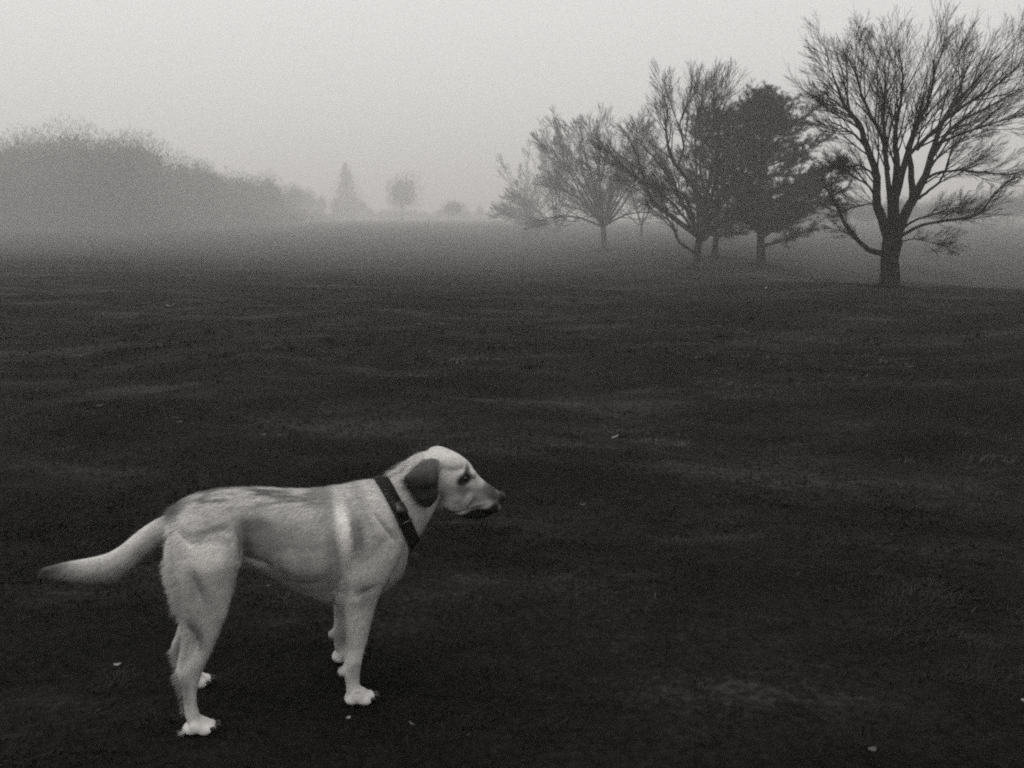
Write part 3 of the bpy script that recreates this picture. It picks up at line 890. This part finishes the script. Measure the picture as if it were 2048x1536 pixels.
def paw(cx, cy, w, s=1.0, ground=1465):
    """Four toes and a pad in front of the wrist; cx, cy is the middle of the foot in the photograph."""
    toes = []
    for k, (dx, dw) in enumerate(((0.022, -0.0235), (0.036, -0.0080), (0.036, 0.0080), (0.022, 0.0235))):
        c = on_plane(cx, cy, w) + FWD * dx * s + LAT * dw * s
        c.z = 0.0135 * s
        B.ball(c, 0.021 * s, 0.0080 * s, 0.0150 * s, -0.2)
        c2 = c - FWD * 0.019 * s + Vector((0, 0, 0.012 * s))
        B.ball(c2, 0.020 * s, 0.0090 * s, 0.0160 * s, -0.6)
        toes.append(c + FWD * 0.021 * s + Vector((0, 0, 0.001)))
    c = on_plane(cx, cy, w); c.z = 0.016 * s
    B.ball(c - FWD * 0.008, 0.025 * s, 0.026 * s, 0.018 * s)
    return toes
toes = []
toes += paw(391, 1451, -.121, 0.9)
# far hind leg
B.loft([((360, 1030), (466, 1026), .040, .05), ((345, 1068), (476, 1072), .050, .070), ((338, 1106), (470, 1108), .054, .078), ((341, 1142), (458, 1146), .050, .084),
        ((348, 1180), (444, 1186), .042, .090), ((356, 1210), (428, 1216), .034, .095), ((360, 1236), (414, 1242), .026, .098), ((352, 1268), (396, 1276), .021, .101),
        ((343, 1293), (384, 1302), .019, .104), ((350, 1318), (381, 1322), .016, .107), ((358, 1340), (384, 1341), .016, .110), ((366, 1352), (392, 1348), .020, .114)], 24, 2.1)
toes += paw(384, 1353, .116, 0.92)
# near fore leg
B.loft([((690, 1040), (806, 1050), .042, -.062), ((684, 1085), (806, 1090), .050, -.072), ((682, 1130), (788, 1135), .050, -.080), ((682, 1166), (766, 1172), .044, -.085),
        ((685, 1196), (753, 1202), .035, -.089), ((690, 1228), (744, 1232), .029, -.093), ((693, 1265), (735, 1268), .025, -.097), ((693, 1300), (727, 1302), .022, -.101),
        ((688, 1330), (721, 1332), .0215, -.105), ((688, 1348), (719, 1350), .020, -.108), ((692, 1368), (719, 1366), .0195, -.111), ((693, 1388), (726, 1380), .023, -.115), ((697, 1402), (733, 1390), .024, -.118)], 26, 2.2)
B.ball(on_plane(684, 1342, -.106), 0.011, 0.012, 0.013)
B.ball(on_plane(690, 1190, -.086), 0.022, 0.024, 0.028)                                        # elbow
toes += paw(712, 1399, -.119, 0.92)
# far fore leg
B.loft([((690, 1060), (800, 1070), .042, .062), ((678, 1120), (770, 1125), .048, .078), ((668, 1165), (735, 1168), .040, .086), ((668, 1200), (716, 1204), .030, .092),
        ((669, 1238), (703, 1240), .023, .098), ((666, 1264), (696, 1266), .021, .103), ((668, 1284), (694, 1285), .019, .108), ((670, 1300), (700, 1294), .022, .113)], 24, 2.1)
B.ball(on_plane(663, 1268, .104), 0.010, 0.011, 0.012)
toes += paw(686, 1305, .117)

bv = np.vstack(B.V)
raw = bpy.data.meshes.new('raw')
raw.from_pydata([tuple(v) for v in bv], [], B.F); raw.update()
tmp = bpy.data.objects.new('raw', raw); link(tmp)
rm = tmp.modifiers.new('r', 'REMESH'); rm.mode = 'VOXEL'; rm.voxel_size = 0.0037
sm = tmp.modifiers.new('s', 'SMOOTH'); sm.factor = 0.5; sm.iterations = 5
dg = bpy.context.evaluated_depsgraph_get()
ev = tmp.evaluated_get(dg)
skin = bpy.data.meshes.new_from_object(ev)
bpy.data.objects.remove(tmp); bpy.data.meshes.remove(raw)
nv = len(skin.vertices)
co = np.empty(nv * 3, dtype=np.float32); skin.vertices.foreach_get('co', co); co = co.reshape(-1, 3)
skin.update()
no = np.empty(nv * 3, dtype=np.float32); skin.vertices.foreach_get('normal', no); no = no.reshape(-1, 3)

# --- muscles, hollows and folds, pressed into the skin on both sides
def sw(p):
    q = Vector(p) - DOG_MID
    return q.dot(FWD), q.z
def scale_at(px, py):
    a, b2 = sw(on_plane(px, py, 0)), sw(on_plane(px + 10, py, 0))
    return math.hypot(b2[0] - a[0], b2[1] - a[1]) / 10
_q = co - np.array(DOG_MID)
_S, _W = _q @ np.array(FWD), _q @ np.array(LAT)
_nl = no @ np.array(LAT)
_far = (_W > 0)
def sculpt(px, py, rx, ry, rot, depth, w=-0.1):
    s0, z0 = sw(on_plane(px, py, w)); k = scale_at(px, py); a = math.radians(rot)
    ds, dz = (_S - s0) / k, (co[:, 2] - z0) / k
    u = (ds * math.cos(a) + dz * math.sin(a)) / rx; v = (-ds * math.sin(a) + dz * math.cos(a)) / ry
    m = np.exp(-1.4 * (u * u + v * v)) * smoothstep(0.15, 0.6, np.abs(_nl))
    co[:] = co + no * (m * depth)[:, None]
for a_ in [(492, 1090, 14, 60, 8, -0.012), (466, 1080, 16, 50, 6, 0.006), (520, 1060, 40, 30, 0, -0.008), (505, 1135, 40, 8, -28, 0.005), (535, 1138, 60, 8, -26, -0.006),
           (372, 1075, 26, 8, -40, -0.006), (398, 1165, 12, 50, 16, -0.007), (370, 1160, 12, 50, 14, 0.004), (430, 1120, 24, 50, 10, 0.004), (446, 1225, 12, 22, 0, 0.005), (392, 1262, 9, 40, 10, -0.006),
           (670, 1110, 10, 70, 4, -0.008), (692, 1060, 9, 60, 4, 0.006), (716, 1060, 10, 55, 6, -0.006), (740, 1030, 12, 50, 18, 0.004), (768, 1052, 5, 44, 34, -0.004),
           (735, 1172, 22, 8, 20, -0.006), (716, 1190, 14, 14, 0, 0.004), (690, 1200, 8, 20, 0, -0.003), (722, 1240, 6, 46, 8, 0.002), (706, 1250, 5, 50, 4, -0.002),
           (585, 1090, 7, 46, 14, -0.0025), (608, 1095, 7, 46, 12, 0.002), (628, 1100, 7, 46, 10, -0.0025), (650, 1100, 7, 46, 8, 0.002), (560, 1085, 7, 40, 16, 0.002)]:
    sculpt(*a_)
for a_ in [(928, 958, 14, 8, 15, -0.0045), (922, 942, 14, 5, 15, 0.004), (912, 968, 18, 6, -10, 0.003), (930, 985, 14, 7, 35, -0.004), (938, 1000, 4, 18, -50, 0.003), (950, 985, 24, 8, -20, -0.0025),
           (955, 1012, 34, 4, 4, 0.004), (940, 1022, 40, 3, 4, -0.004), (884, 990, 5, 30, 0, -0.004), (900, 930, 20, 10, 0, 0.002)]:
    sculpt(*a_, w=-0.045)
acc_e = np.empty(len(skin.edges) * 2, dtype=np.int32); skin.edges.foreach_get('vertices', acc_e); acc_e = acc_e.reshape(-1, 2)
def relax(val, n):
    for _ in range(n):
        acc = val.copy(); cnt = np.ones(len(val))
        np.add.at(acc, acc_e[:, 0], val[acc_e[:, 1]]); np.add.at(acc, acc_e[:, 1], val[acc_e[:, 0]])
        np.add.at(cnt, acc_e[:, 0], 1); np.add.at(cnt, acc_e[:, 1], 1)
        val = acc / (cnt[:, None] if val.ndim > 1 else cnt)
    return val
co = relax(co, 1).astype(np.float32)
skin.vertices.foreach_set('co', co.ravel()); skin.update()
no = np.empty(nv * 3, dtype=np.float32); skin.vertices.foreach_get('normal', no); no = no.reshape(-1, 3)

# --- coat markings plus painted shade and highlights, in the dog's own frame (measured on the middle plane)
def sw(p):
    q = Vector(p) - DOG_MID
    return q.dot(FWD), q.z
q = co - np.array(DOG_MID)
S_, W_, Zd = q @ np.array(FWD), q @ np.array(LAT), co[:, 2].copy()
coat = np.full(nv, 0.45, dtype=np.float64)
M_PX = None
def scale_at(px, py):
    a, b2 = sw(on_plane(px, py, 0)), sw(on_plane(px + 10, py, 0))
    return math.hypot(b2[0] - a[0], b2[1] - a[1]) / 10
def blotch(px, py, rx, ry, rot, val, amt=1.0, soft=0.5, wmin=None, w=-0.1):
    """A soft-edged patch of the coat; sizes in photograph pixels."""
    global coat
    val = val * (0.80 if val < 0.4 else 0.92)
    s0, z0 = sw(on_plane(px, py, w)); k = scale_at(px, py)
    a = math.radians(rot)
    ds, dz = (S_ - s0) / k, (Zd - z0) / k
    u = (ds * math.cos(a) + dz * math.sin(a)) / rx; v = (-ds * math.sin(a) + dz * math.cos(a)) / ry
    d = np.sqrt(u * u + v * v)
    m = amt * (1 - smoothstep(1 - soft, 1 + soft, d))
    if wmin is not None: m = m * (np.abs(W_) > wmin)
    coat = coat * (1 - m) + val * m
NX = np.array([[noise.noise(Vector((float(a) * 14, float(b3) * 40, float(c) * 40))) for a, b3, c in zip(S_, W_, Zd)]]).ravel()
NF = np.array([noise.noise(Vector((float(a) * 30, float(b3) * 90, float(c) * 90))) for a, b3, c in zip(S_, W_, Zd)])
# saddle: darker streaks along the back
back = smoothstep(0.55, 0.95, no[:, 2]) * smoothstep(sw(on_plane(345, 1010, 0))[0], sw(on_plane(420, 990, 0))[0], S_) * (1 - smoothstep(sw(on_plane(640, 985, 0))[0], sw(on_plane(760, 970, 0))[0], S_))
back = np.maximum(back, 0.8 * smoothstep(0.30, 0.60, no[:, 2]) * smoothstep(sw(on_plane(345, 1010, 0))[0], sw(on_plane(400, 990, 0))[0], S_) * (1 - smoothstep(sw(on_plane(560, 985, 0))[0], sw(on_plane(640, 970, 0))[0], S_)))
NS2 = np.array([noise.fractal(Vector((float(a) * 9, float(b3) * 30, float(c) * 55)), 0.6, 2.1, 4) for a, b3, c in zip(S_, W_, Zd)])
coat -= back * np.clip(0.18 + 0.46 * NS2 + 0.20 * NX, 0.0, 0.34)
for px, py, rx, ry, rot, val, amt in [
    (515, 1065, 34, 40, 20, 0.20, 0.8), (497, 1105, 14, 30, 15, 0.15, 0.8), (565, 1090, 66, 48, 0, 0.27, 0.65), (610, 1166, 116, 32, -14, 0.34, 0.7), (652, 1010, 24, 34, 0, 0.22, 0.75), (545, 1128, 44, 8, -32, 0.20, 0.6),  # flank and belly shade painted into the coat colour
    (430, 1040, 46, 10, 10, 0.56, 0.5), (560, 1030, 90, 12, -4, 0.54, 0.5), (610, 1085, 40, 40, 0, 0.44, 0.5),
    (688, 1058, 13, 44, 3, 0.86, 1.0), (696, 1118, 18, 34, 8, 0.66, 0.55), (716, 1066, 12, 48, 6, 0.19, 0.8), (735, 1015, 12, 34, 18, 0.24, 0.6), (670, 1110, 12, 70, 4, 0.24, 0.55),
    (762, 1035, 20, 40, 25, 0.62, 0.7), (770, 1050, 5, 40, 32, 0.22, 0.5), (740, 1120, 40, 26, 0, 0.52, 0.5), (415, 1104, 38, 28, 0, 0.82, 0.85), (382, 1045, 26, 16, 0, 0.60, 0.6), (378, 1062, 22, 5, -40, 0.24, 0.5), (400, 1160, 13, 36, 18, 0.25, 0.75), (452, 1190, 16, 50, 12, 0.60, 0.6),  # haunch highlight painted in, muscle hollows painted darker
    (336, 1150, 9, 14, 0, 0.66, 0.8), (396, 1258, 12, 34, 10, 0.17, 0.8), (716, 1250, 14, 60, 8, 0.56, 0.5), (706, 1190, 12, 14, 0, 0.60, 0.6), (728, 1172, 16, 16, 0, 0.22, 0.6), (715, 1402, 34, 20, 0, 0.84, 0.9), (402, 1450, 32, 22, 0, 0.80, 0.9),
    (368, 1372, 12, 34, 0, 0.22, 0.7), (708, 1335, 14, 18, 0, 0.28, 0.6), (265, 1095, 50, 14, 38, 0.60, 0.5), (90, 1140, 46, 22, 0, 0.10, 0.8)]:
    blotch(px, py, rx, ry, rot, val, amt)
blotch(95, 1140, 42, 30, 0, 0.07, 0.9, 0.9, None, -0.025)
blotch(200, 1150, 60, 10, 8, 0.24, 0.5, 0.8, None, -0.03)
blotch(352, 1019, 34, 8, 38, 0.05, 0.85, 0.9, None, -0.02)
# head
for px, py, rx, ry, rot, val, amt in [
    (905, 935, 34, 24, -25, 0.60, 0.8), (870, 908, 34, 10, 10, 0.50, 0.6), (903, 985, 26, 26, 0, 0.30, 0.75), (927, 980, 16, 10, -20, 0.17, 0.7), (921, 1000, 16, 9, 40, 0.19, 0.6), (936, 990, 4, 24, -50, 0.44, 0.6),
    (962, 995, 28, 18, 20, 0.20, 0.8), (990, 990, 13, 20, 30, 0.04, 0.95), (978, 982, 10, 12, 0, 0.12, 0.7), (908, 1014, 26, 8, -25, 0.48, 0.7), (950, 1008, 34, 5, 0, 0.34, 0.6)]:
    blotch(px, py, rx, ry, rot, val, amt, 0.5, None, -0.045)
blotch(1001, 994, 13, 14, 0, 0.012, 1.0, 0.4, None, 0)
blotch(926, 957, 18, 11, 12, 0.016, 1.0, 0.3, None, -0.045)
blotch(932, 943, 7, 13, -20, 0.02, 0.9, 0.4, None, -0.045)
blotch(955, 1030, 46, 13, 6, 0.008, 1.0, 0.18, None, -0.03)
blotch(984, 1018, 16, 10, 35, 0.010, 1.0, 0.3, None, -0.03)
# belly shade is painted in with the body blotches above
def near_any(V, d):
    t = BVHTree.FromPolygons([tuple(v) for v in V], [(i, i, i) for i in range(len(V))]) if False else None
    from mathutils.kdtree import KDTree
    k = KDTree(len(V))
    for i, v in enumerate(V): k.insert(v, i)
    k.balance()
    return np.array([k.find(c)[2] for c in co])
ear_poly = np.array([(x, y) for x, y in EAR], dtype=np.float64)
def inside(px, py, poly):
    r = np.zeros(len(px), dtype=bool); n = len(poly); j = n - 1
    for i in range(n):
        xi, yi = poly[i]; xj, yj = poly[j]
        c = ((yi > py) != (yj > py)) & (px < (xj - xi) * (py - yi) / (yj - yi + 1e-12) + xi)
        r ^= c; j = i
    return r
s_ear = np.array([sw(on_plane(x, y, -.078)) for x, y in EAR])
for side in (-1, 1):
    grown = s_ear.mean(0) + (s_ear - s_ear.mean(0)) * 1.04
    m = inside(S_, Zd, grown) & (W_ * side > 0.052)
    m = relax(m.astype(np.float64), 5)
    zt = s_ear[:, 1].max() - 0.012
    e = np.clip(0.026 + 0.09 * smoothstep(zt - 0.055, zt, Zd) + 0.03 * NS2, 0.010, 0.2)
    coat = coat * (1 - m) + e * m
coat = coat * (1 + 0.09 * NS2 + 0.10 * NF)
coat = np.clip(coat, 0.008, 0.85)
coat = relax(coat, 1)

m_coat, nt, b = material('dog_coat')
a_n = nt.nodes.new('ShaderNodeAttribute'); a_n.attribute_name = 'coat'
cm = nt.nodes.new('ShaderNodeMix'); cm.data_type = 'RGBA'; cm.blend_type = 'MULTIPLY'; cm.inputs['Factor'].default_value = 1.0
cm.inputs['B'].default_value = (1.0, 0.975, 0.95, 1)
nt.links.new(a_n.outputs['Color'], cm.inputs['A'])
nt.links.new(cm.outputs['Result'], b.inputs['Base Color'])
b.inputs['Roughness'].default_value = 0.75
b.inputs['Specular IOR Level'].default_value = 0.18
pz = position(nt, (1, 1, 1)); nz = noise_node(nt, 260, 3, 0.6, pz)
bp = nt.nodes.new('ShaderNodeBump'); bp.inputs['Strength'].default_value = 0.35; bp.inputs['Distance'].default_value = 0.003
nt.links.new(nz.outputs['Fac'], bp.inputs['Height']); nt.links.new(bp.outputs[0], b.inputs['Normal'])

dog_base = Vector((-0.64, 2.18, 0.0))
dog = empty('dog', dog_base, 'pale short haired dog with dark ears and collar, standing on the dark grass', 'dog')
faces_n = len(skin.polygons)
tri_src = [tuple(p.vertices) for p in skin.polygons]
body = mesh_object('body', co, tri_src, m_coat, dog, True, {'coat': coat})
bvh = BVHTree.FromPolygons([tuple(v) for v in co], tri_src)
_pw = [((t_ - DOG_MID).dot(FWD), (t_ - DOG_MID).dot(LAT)) for t_ in toes]
print('toes', [(round(a_, 3), round(b_, 3)) for a_, b_ in _pw][::2])
print('dog body', nv, 'min z', float(co[:, 2].min()), 'max z', float(co[:, 2].max()))

# --- short fur standing off the skin (uncountable)
poly = np.array([p if len(p) == 4 else (*p, p[-1]) for p in tri_src])
g = np.random.default_rng(3)
p4 = co[poly]
area = np.linalg.norm(np.cross(p4[:, 2] - p4[:, 0], p4[:, 3] - p4[:, 1]), axis=1) / 2
NH = 190000
fi = g.choice(len(poly), NH, p=area / area.sum())
u, v = g.uniform(0, 1, NH), g.uniform(0, 1, NH)
wts = np.stack([(1 - u) * (1 - v), u * (1 - v), u * v, (1 - u) * v], 1)
root_p = (p4[fi] * wts[..., None]).sum(1)
root_n = (no[poly[fi]] * wts[..., None]).sum(1); root_n /= np.linalg.norm(root_n, axis=1)[:, None] + 1e-9
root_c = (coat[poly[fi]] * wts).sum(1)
F_ = np.array(FWD)
sd_, zd_ = (root_p - np.array(DOG_MID)) @ F_, root_p[:, 2]
flow = -F_[None] * 1.0 + np.array([0, 0, -0.35])[None]
legs = 1 - smoothstep(0.20, 0.32, zd_)
flow = flow * (1 - legs)[:, None] + np.array([0, 0, -1.0])[None] * legs[:, None] - F_[None] * 0.25 * legs[:, None]
s_tail = sw(on_plane(345, 1050, 0))[0]
tail = sd_ < s_tail
flow[tail] = -F_ + np.array([0, 0, -0.45])
clump = np.stack([waves(root_p[:, 0] + 3 * k_, root_p[:, 1] + root_p[:, 2], np.geomspace(0.012, 0.12, 8), 70 + k_) for k_ in range(3)], 1)
flow = flow + 0.16 * clump + g.normal(0, 0.12, (NH, 3))
flow -= root_n * (flow * root_n).sum(1)[:, None]
flow /= np.linalg.norm(flow, axis=1)[:, None] + 1e-9
head_s = sw(on_plane(850, 960, 0))[0]
ln = np.full(NH, 0.016)
ln[sd_ > head_s] = 0.007
ln[zd_ < 0.16] = 0.008
ln[zd_ < 0.05] = 0.004
under = tail & (root_n[:, 2] < 0.1)
ln[tail] = 0.010; ln[under] = 0.022
rear = (~tail) & ((root_n @ F_) < -0.55) & (zd_ > 0.31)
ln[rear] = 0.028
ln *= g.uniform(0.6, 1.25, NH)
lift = np.full(NH, 0.24); lift[under] = 0.55; lift[rear] = 0.5
dirv = flow + root_n * (lift * g.uniform(0.4, 1.5, NH))[:, None]
dirv /= np.linalg.norm(dirv, axis=1)[:, None]
side_v = np.cross(dirv, root_n); side_v /= np.linalg.norm(side_v, axis=1)[:, None] + 1e-9
hw = (0.00055 * g.uniform(0.7, 1.3, NH))[:, None]
FV = np.stack([root_p - side_v * hw - root_n * 0.001, root_p + side_v * hw - root_n * 0.001, root_p + dirv * ln[:, None]], 1).reshape(-1, 3)
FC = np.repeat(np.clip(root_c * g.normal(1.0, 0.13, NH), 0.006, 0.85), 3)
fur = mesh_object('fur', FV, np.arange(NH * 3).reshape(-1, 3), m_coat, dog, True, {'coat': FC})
fur['kind'] = 'stuff'
fur.data.normals_split_custom_set_from_vertices(np.repeat(root_n, 3, axis=0).tolist())

# --- eyes, nose, claws
m_eye = plain('eye', 0.012, 0.08, 0.6)
m_nose = plain('nose_leather', 0.012, 0.5, 0.3, (300, 0.5, 0.002))
m_claw = plain('claw', 0.03, 0.4, 0.4)
def local_ball(name, c, rs, rw, rz, tilt, mat, parent=dog):
    t = Body(); t.ball(c, rs, rw, rz, tilt)
    return mesh_object(name, t.V[0], t.F, mat, parent)
for sg in (-1, 1):
    o = on_plane(928, 956, -0.048)
    if sg > 0: o = o - LAT * 2 * (o - DOG_MID).dot(LAT)
    hit = bvh.ray_cast(o + LAT * sg * 0.2, -LAT * sg)
    c = hit[0] - LAT * sg * 0.006 if hit[0] is not None else o
    local_ball('eye', c, 0.0095, 0.0095, 0.0085, 0, m_eye)
nc = on_plane(1000, 993, 0)
nb_ = Body()
nb_.ball(nc, 0.0165, 0.019, 0.0155, -0.6)
nose_o = mesh_object('nose', nb_.V[0], nb_.F, m_nose, dog)
for tp in toes:
    t = Tubes(6)
    e = tp + FWD * 0.011 + Vector((0, 0, -0.007))
    t.add([tp - FWD * 0.006, tp + FWD * 0.004 + Vector((0, 0, 0.0005)), e], [0.0044, 0.0038, 0.0008])
    t.build('claw', m_claw, dog)

# --- collar round the neck, with buckle and hanging tag
m_strap = plain('collar_webbing', 0.009, 0.8, 0.10, (400, 0.4, 0.001))
m_buck = plain('buckle_plastic', 0.008, 0.35, 0.5)
m_tag = plain('tag_metal', 0.02, 0.35, 0.6)
pt, pb = on_plane(765, 962, 0), on_plane(829, 1090, 0)
cc = pt.lerp(pb, 0.5)
upv = (pt - pb).normalized()
axis_n = upv.cross(LAT).normalized()
if axis_n.dot(FWD) < 0: axis_n = -axis_n
NS = 56
band = []
for k in range(NS):
    a = 2 * math.pi * k / NS
    d = upv * math.cos(a) - LAT * math.sin(a)
    row = []
    for e in (-1, 1):
        o = cc + axis_n * e * 0.017
        hit = bvh.ray_cast(o, d)
        r = (hit[0] - o).length if hit[0] is not None and (hit[0] - o).length < 0.16 else 0.08
        row.append((o, d, r))
    band.append(row)
rs = np.array([[row[0][2], row[1][2]] for row in band])
for it in range(3): rs = (np.roll(rs, 1, 0) + rs + np.roll(rs, -1, 0)) / 3
V, F = [], []
for k in range(NS):
    for e in (0, 1):
        o, d, _ = band[k][e]
        V += [o + d * (rs[k, e] + 0.003), o + d * (rs[k, e] + 0.0075)]
for k in range(NS):
    a, b2 = k * 4, ((k + 1) % NS) * 4
    for i0, i1 in ((0, 1), (1, 3), (3, 2), (2, 0)):
        F.append((a + i0, a + i1, b2 + i1, b2 + i0))
collar = mesh_object('collar', np.array([tuple(x) for x in V]), F, m_strap, dog, smooth=False)
def box_at(name, c, ax, ay, az, sx, sy, sz, mat, parent):
    bmx = bmesh.new(); bmesh.ops.create_cube(bmx, size=1.0)
    bmesh.ops.bevel(bmx, geom=bmx.edges[:], offset=0.16, segments=2, affect='EDGES')
    M = Matrix(((ax.x, ay.x, az.x), (ax.y, ay.y, az.y), (ax.z, ay.z, az.z)))
    V = [c + M @ Vector((v.co.x * sx, v.co.y * sy, v.co.z * sz)) for v in bmx.verts]
    F = [tuple(v.index for v in f.verts) for f in bmx.faces]
    bmx.free()
    return mesh_object(name, np.array([tuple(v) for v in V]), F, mat, parent)
def collar_point(a, extra=0.008):
    k = int(a / (2 * math.pi) * NS) % NS
    d = band[k][0][1]
    return cc + d * (rs[k].mean() + extra), d
want = (796, 1024)
best = min((k for k in range(4, NS // 2 - 3)), key=lambda k: (Vector(to_pixel(collar_point(2 * math.pi * (k + .1) / NS)[0])) - Vector(want)).length)
pbk, dbk = collar_point(2 * math.pi * (best + .1) / NS)
tang = axis_n.cross(dbk).normalized()
box_at('buckle', pbk, tang, axis_n, dbk, 0.042, 0.038, 0.011, m_buck, collar)
box_at('slider', pbk + tang * 0.036 - dbk * 0.004, tang, axis_n, dbk, 0.008, 0.039, 0.009, m_buck, collar)
lowp = on_plane(829, 1096, -.03)
t = Tubes(6)
ringpts = [lowp + Vector((0, 0, -0.006)) + (FWD * math.cos(a) + Vector((0, 0, 1)) * math.sin(a)) * 0.009 for a in np.linspace(0, 2 * math.pi, 14)]
t.add(ringpts, [0.0015] * 14); t.build('ring', m_tag, collar)
tv = Body(); tv.ball(lowp + Vector((0, 0, -0.034)), 0.014, 0.0024, 0.021, 0.2)
mesh_object('tag', tv.V[0], tv.F, m_tag, collar)
# ------------------------------------------------------------------ small things lying on the grass
m_pale = plain('bleached_litter', 0.2, 0.8, 0.2)
m_leaf = plain('dry_leaf', 0.065, 0.8, 0.2)
m_dark = plain('rotten_bark', 0.010, 0.9, 0.1)
def lying(px, py, lift):
    p = ground_hit(px, py)
    p.z = gz(p.x, p.y) + lift
    return p
def leaf(px, py, ln, wd, az, mat, name, label, cat, lift=0.03, curl=0.35, group=None):
    """A thin curled leaf or scrap with thickness, lying on the grass tips."""
    c = lying(px, py, lift)
    ax = Vector((math.cos(az), math.sin(az), 0)); ay = Vector((-math.sin(az), math.cos(az), 0))
    V, F, n = [], [], 7
    for top in (0, 1):
        for i in range(n):
            t = i / (n - 1) * 2 - 1
            w = wd * math.sqrt(max(0.02, 1 - t * t * 0.95)) * (1 + 0.2 * math.sin(i * 2.3))
            for e in (-1, 0, 1):
                z = curl * ln * 0.5 * (abs(t) ** 2) + curl * wd * (abs(e) * 0.8) + (0.0012 if top else 0)
                V.append(c + ax * t * ln * 0.5 + ay * e * w * 0.5 + Vector((0, 0, z)))
    o = n * 3
    for i in range(n - 1):
        for e in (0, 1):
            a = i * 3 + e
            F.append((a, a + 3, a + 4, a + 1)); F.append((o + a, o + a + 1, o + a + 4, o + a + 3))
    for i in range(n - 1):
        a = i * 3; F.append((a, o + a, o + a + 3, a + 3))
        a = i * 3 + 2; F.append((a, a + 3, o + a + 3, o + a))
    F.append((0, 1, o + 1, o)); F.append((1, 2, o + 2, o + 1))
    a = (n - 1) * 3; F.append((a, o + a, o + a + 1, a + 1)); F.append((a + 1, o + a + 1, o + a + 2, a + 2))
    ob = mesh_object(name, np.array([tuple(v) for v in V]), F, mat)
    return set_props(ob, label, cat, group)
leaf(340, 625, 0.11, 0.07, 0.2, m_pale, 'paper_scrap', 'small white crumpled scrap lying far out on the field at left', 'litter', 0.06, 0.6)
leaf(1530, 587, 0.13, 0.05, 0.7, m_pale, 'paper_scrap', 'tiny pale scrap on the field below the pine', 'litter', 0.08, 0.6)
leaf(237, 1356, 0.020, 0.013, 0.3, m_pale, 'leaf_fragment', 'tiny white fragment on the grass left of the hind paws', 'leaf', 0.032)
leaf(698, 1462, 0.013, 0.010, 0.9, m_pale, 'leaf_fragment', 'tiny pale round fragment below the front paw, at the bottom edge', 'leaf', 0.03)
leaf(824, 1472, 0.022, 0.006, -0.8, m_leaf, 'leaf_fragment', 'dull slanting sliver of leaf right of the front paw at the bottom edge', 'leaf', 0.03)
leaf(537, 1194, 0.012, 0.010, 0.2, m_leaf, 'leaf_fragment', 'small dull speck seen on the grass beneath the belly', 'leaf', 0.035)
leaf(1165, 1030, 0.030, 0.014, 0.1, m_leaf, 'fallen_leaf', 'pale fallen leaf on the grass right of the muzzle', 'leaf', 0.04)
leaf(1742, 1529, 0.022, 0.016, 0.3, m_leaf, 'fallen_leaf', 'dull fallen leaf by the bottom edge at right', 'leaf', 0.03)
leaf(2043, 1429, 0.012, 0.009, 1.2, m_pale, 'leaf_fragment', 'pale speck of leaf at the very right edge low down', 'leaf', 0.035)
leaf(202, 831, 0.040, 0.028, 0.4, m_leaf, 'fallen_leaf', 'pale fallen leaf on the left half of the field above the tail', 'leaf', 0.05)
leaf(360, 864, 0.034, 0.026, 0.8, m_leaf, 'fallen_leaf', 'pale fallen leaf above the middle of the back', 'leaf', 0.05)
leaf(528, 890, 0.030, 0.024, 0.5, m_leaf, 'fallen_leaf', 'dim fallen leaf on the grass left of the head', 'leaf', 0.05)
c = lying(1229, 889, 0.035)
stick = empty('broken_stick', c, 'short broken stick with a pale end and dark bark, right of the head', 'stick')
t = Tubes(7)
t.add([c + Vector((-0.018, -0.008, 0.004)), c + Vector((0.0, 0, 0.008)), c + Vector((0.022, 0.012, 0.014))], [0.0035, 0.005, 0.0045]); t.build('pale_end', m_pale, stick)
t = Tubes(7)
t.add([c + Vector((0.023, 0.012, 0.012)), c + Vector((0.05, 0.02, 0.008)), c + Vector((0.085, 0.02, 0.0))], [0.0085, 0.009, 0.006]); t.build('bark', m_dark, stick)
c = lying(281, 660, 0.03)
t = Tubes(7)
t.add([c + Vector((-0.12, 0.02, 0.0)), c + Vector((-0.02, 0, 0.03)), c + Vector((0.05, -0.01, 0.03)), c + Vector((0.13, 0.02, 0.0))], [0.006, 0.016, 0.016, 0.006])
set_props(t.build('fallen_twig', m_dark, None), 'dark bent twig lying on the field below the small white scrap', 'twig')
# ------------------------------------------------------------------ fog: one closed box of even air round camera and scene
m_haze = bpy.data.materials.new('haze')
m_haze.use_nodes = True
nt = m_haze.node_tree
nt.nodes.clear()
pv = nt.nodes.new('ShaderNodeVolumePrincipled')
pv.inputs['Color'].default_value = (0.94, 0.922, 0.910, 1)
pv.inputs['Density'].default_value = HAZE_DENSITY
pv.inputs['Anisotropy'].default_value = 0.35
mo = nt.nodes.new('ShaderNodeOutputMaterial')
nt.links.new(pv.outputs[0], mo.inputs['Volume'])
zlo, zhi, ex = float(Z_.min()) - 1.0, 38.0, 3600.0
hv = [(sx * ex, sy * ex, z) for z in (zlo, zhi) for sx, sy in ((-1, -1), (1, -1), (1, 1), (-1, 1))]
hf = [(3, 2, 1, 0), (4, 5, 6, 7), (0, 1, 5, 4), (1, 2, 6, 5), (2, 3, 7, 6), (3, 0, 4, 7)]
haze = mesh_object('haze', hv, hf, m_haze, smooth=False)
set_props(haze, 'pale fog lying over the whole field', kind='stuff')
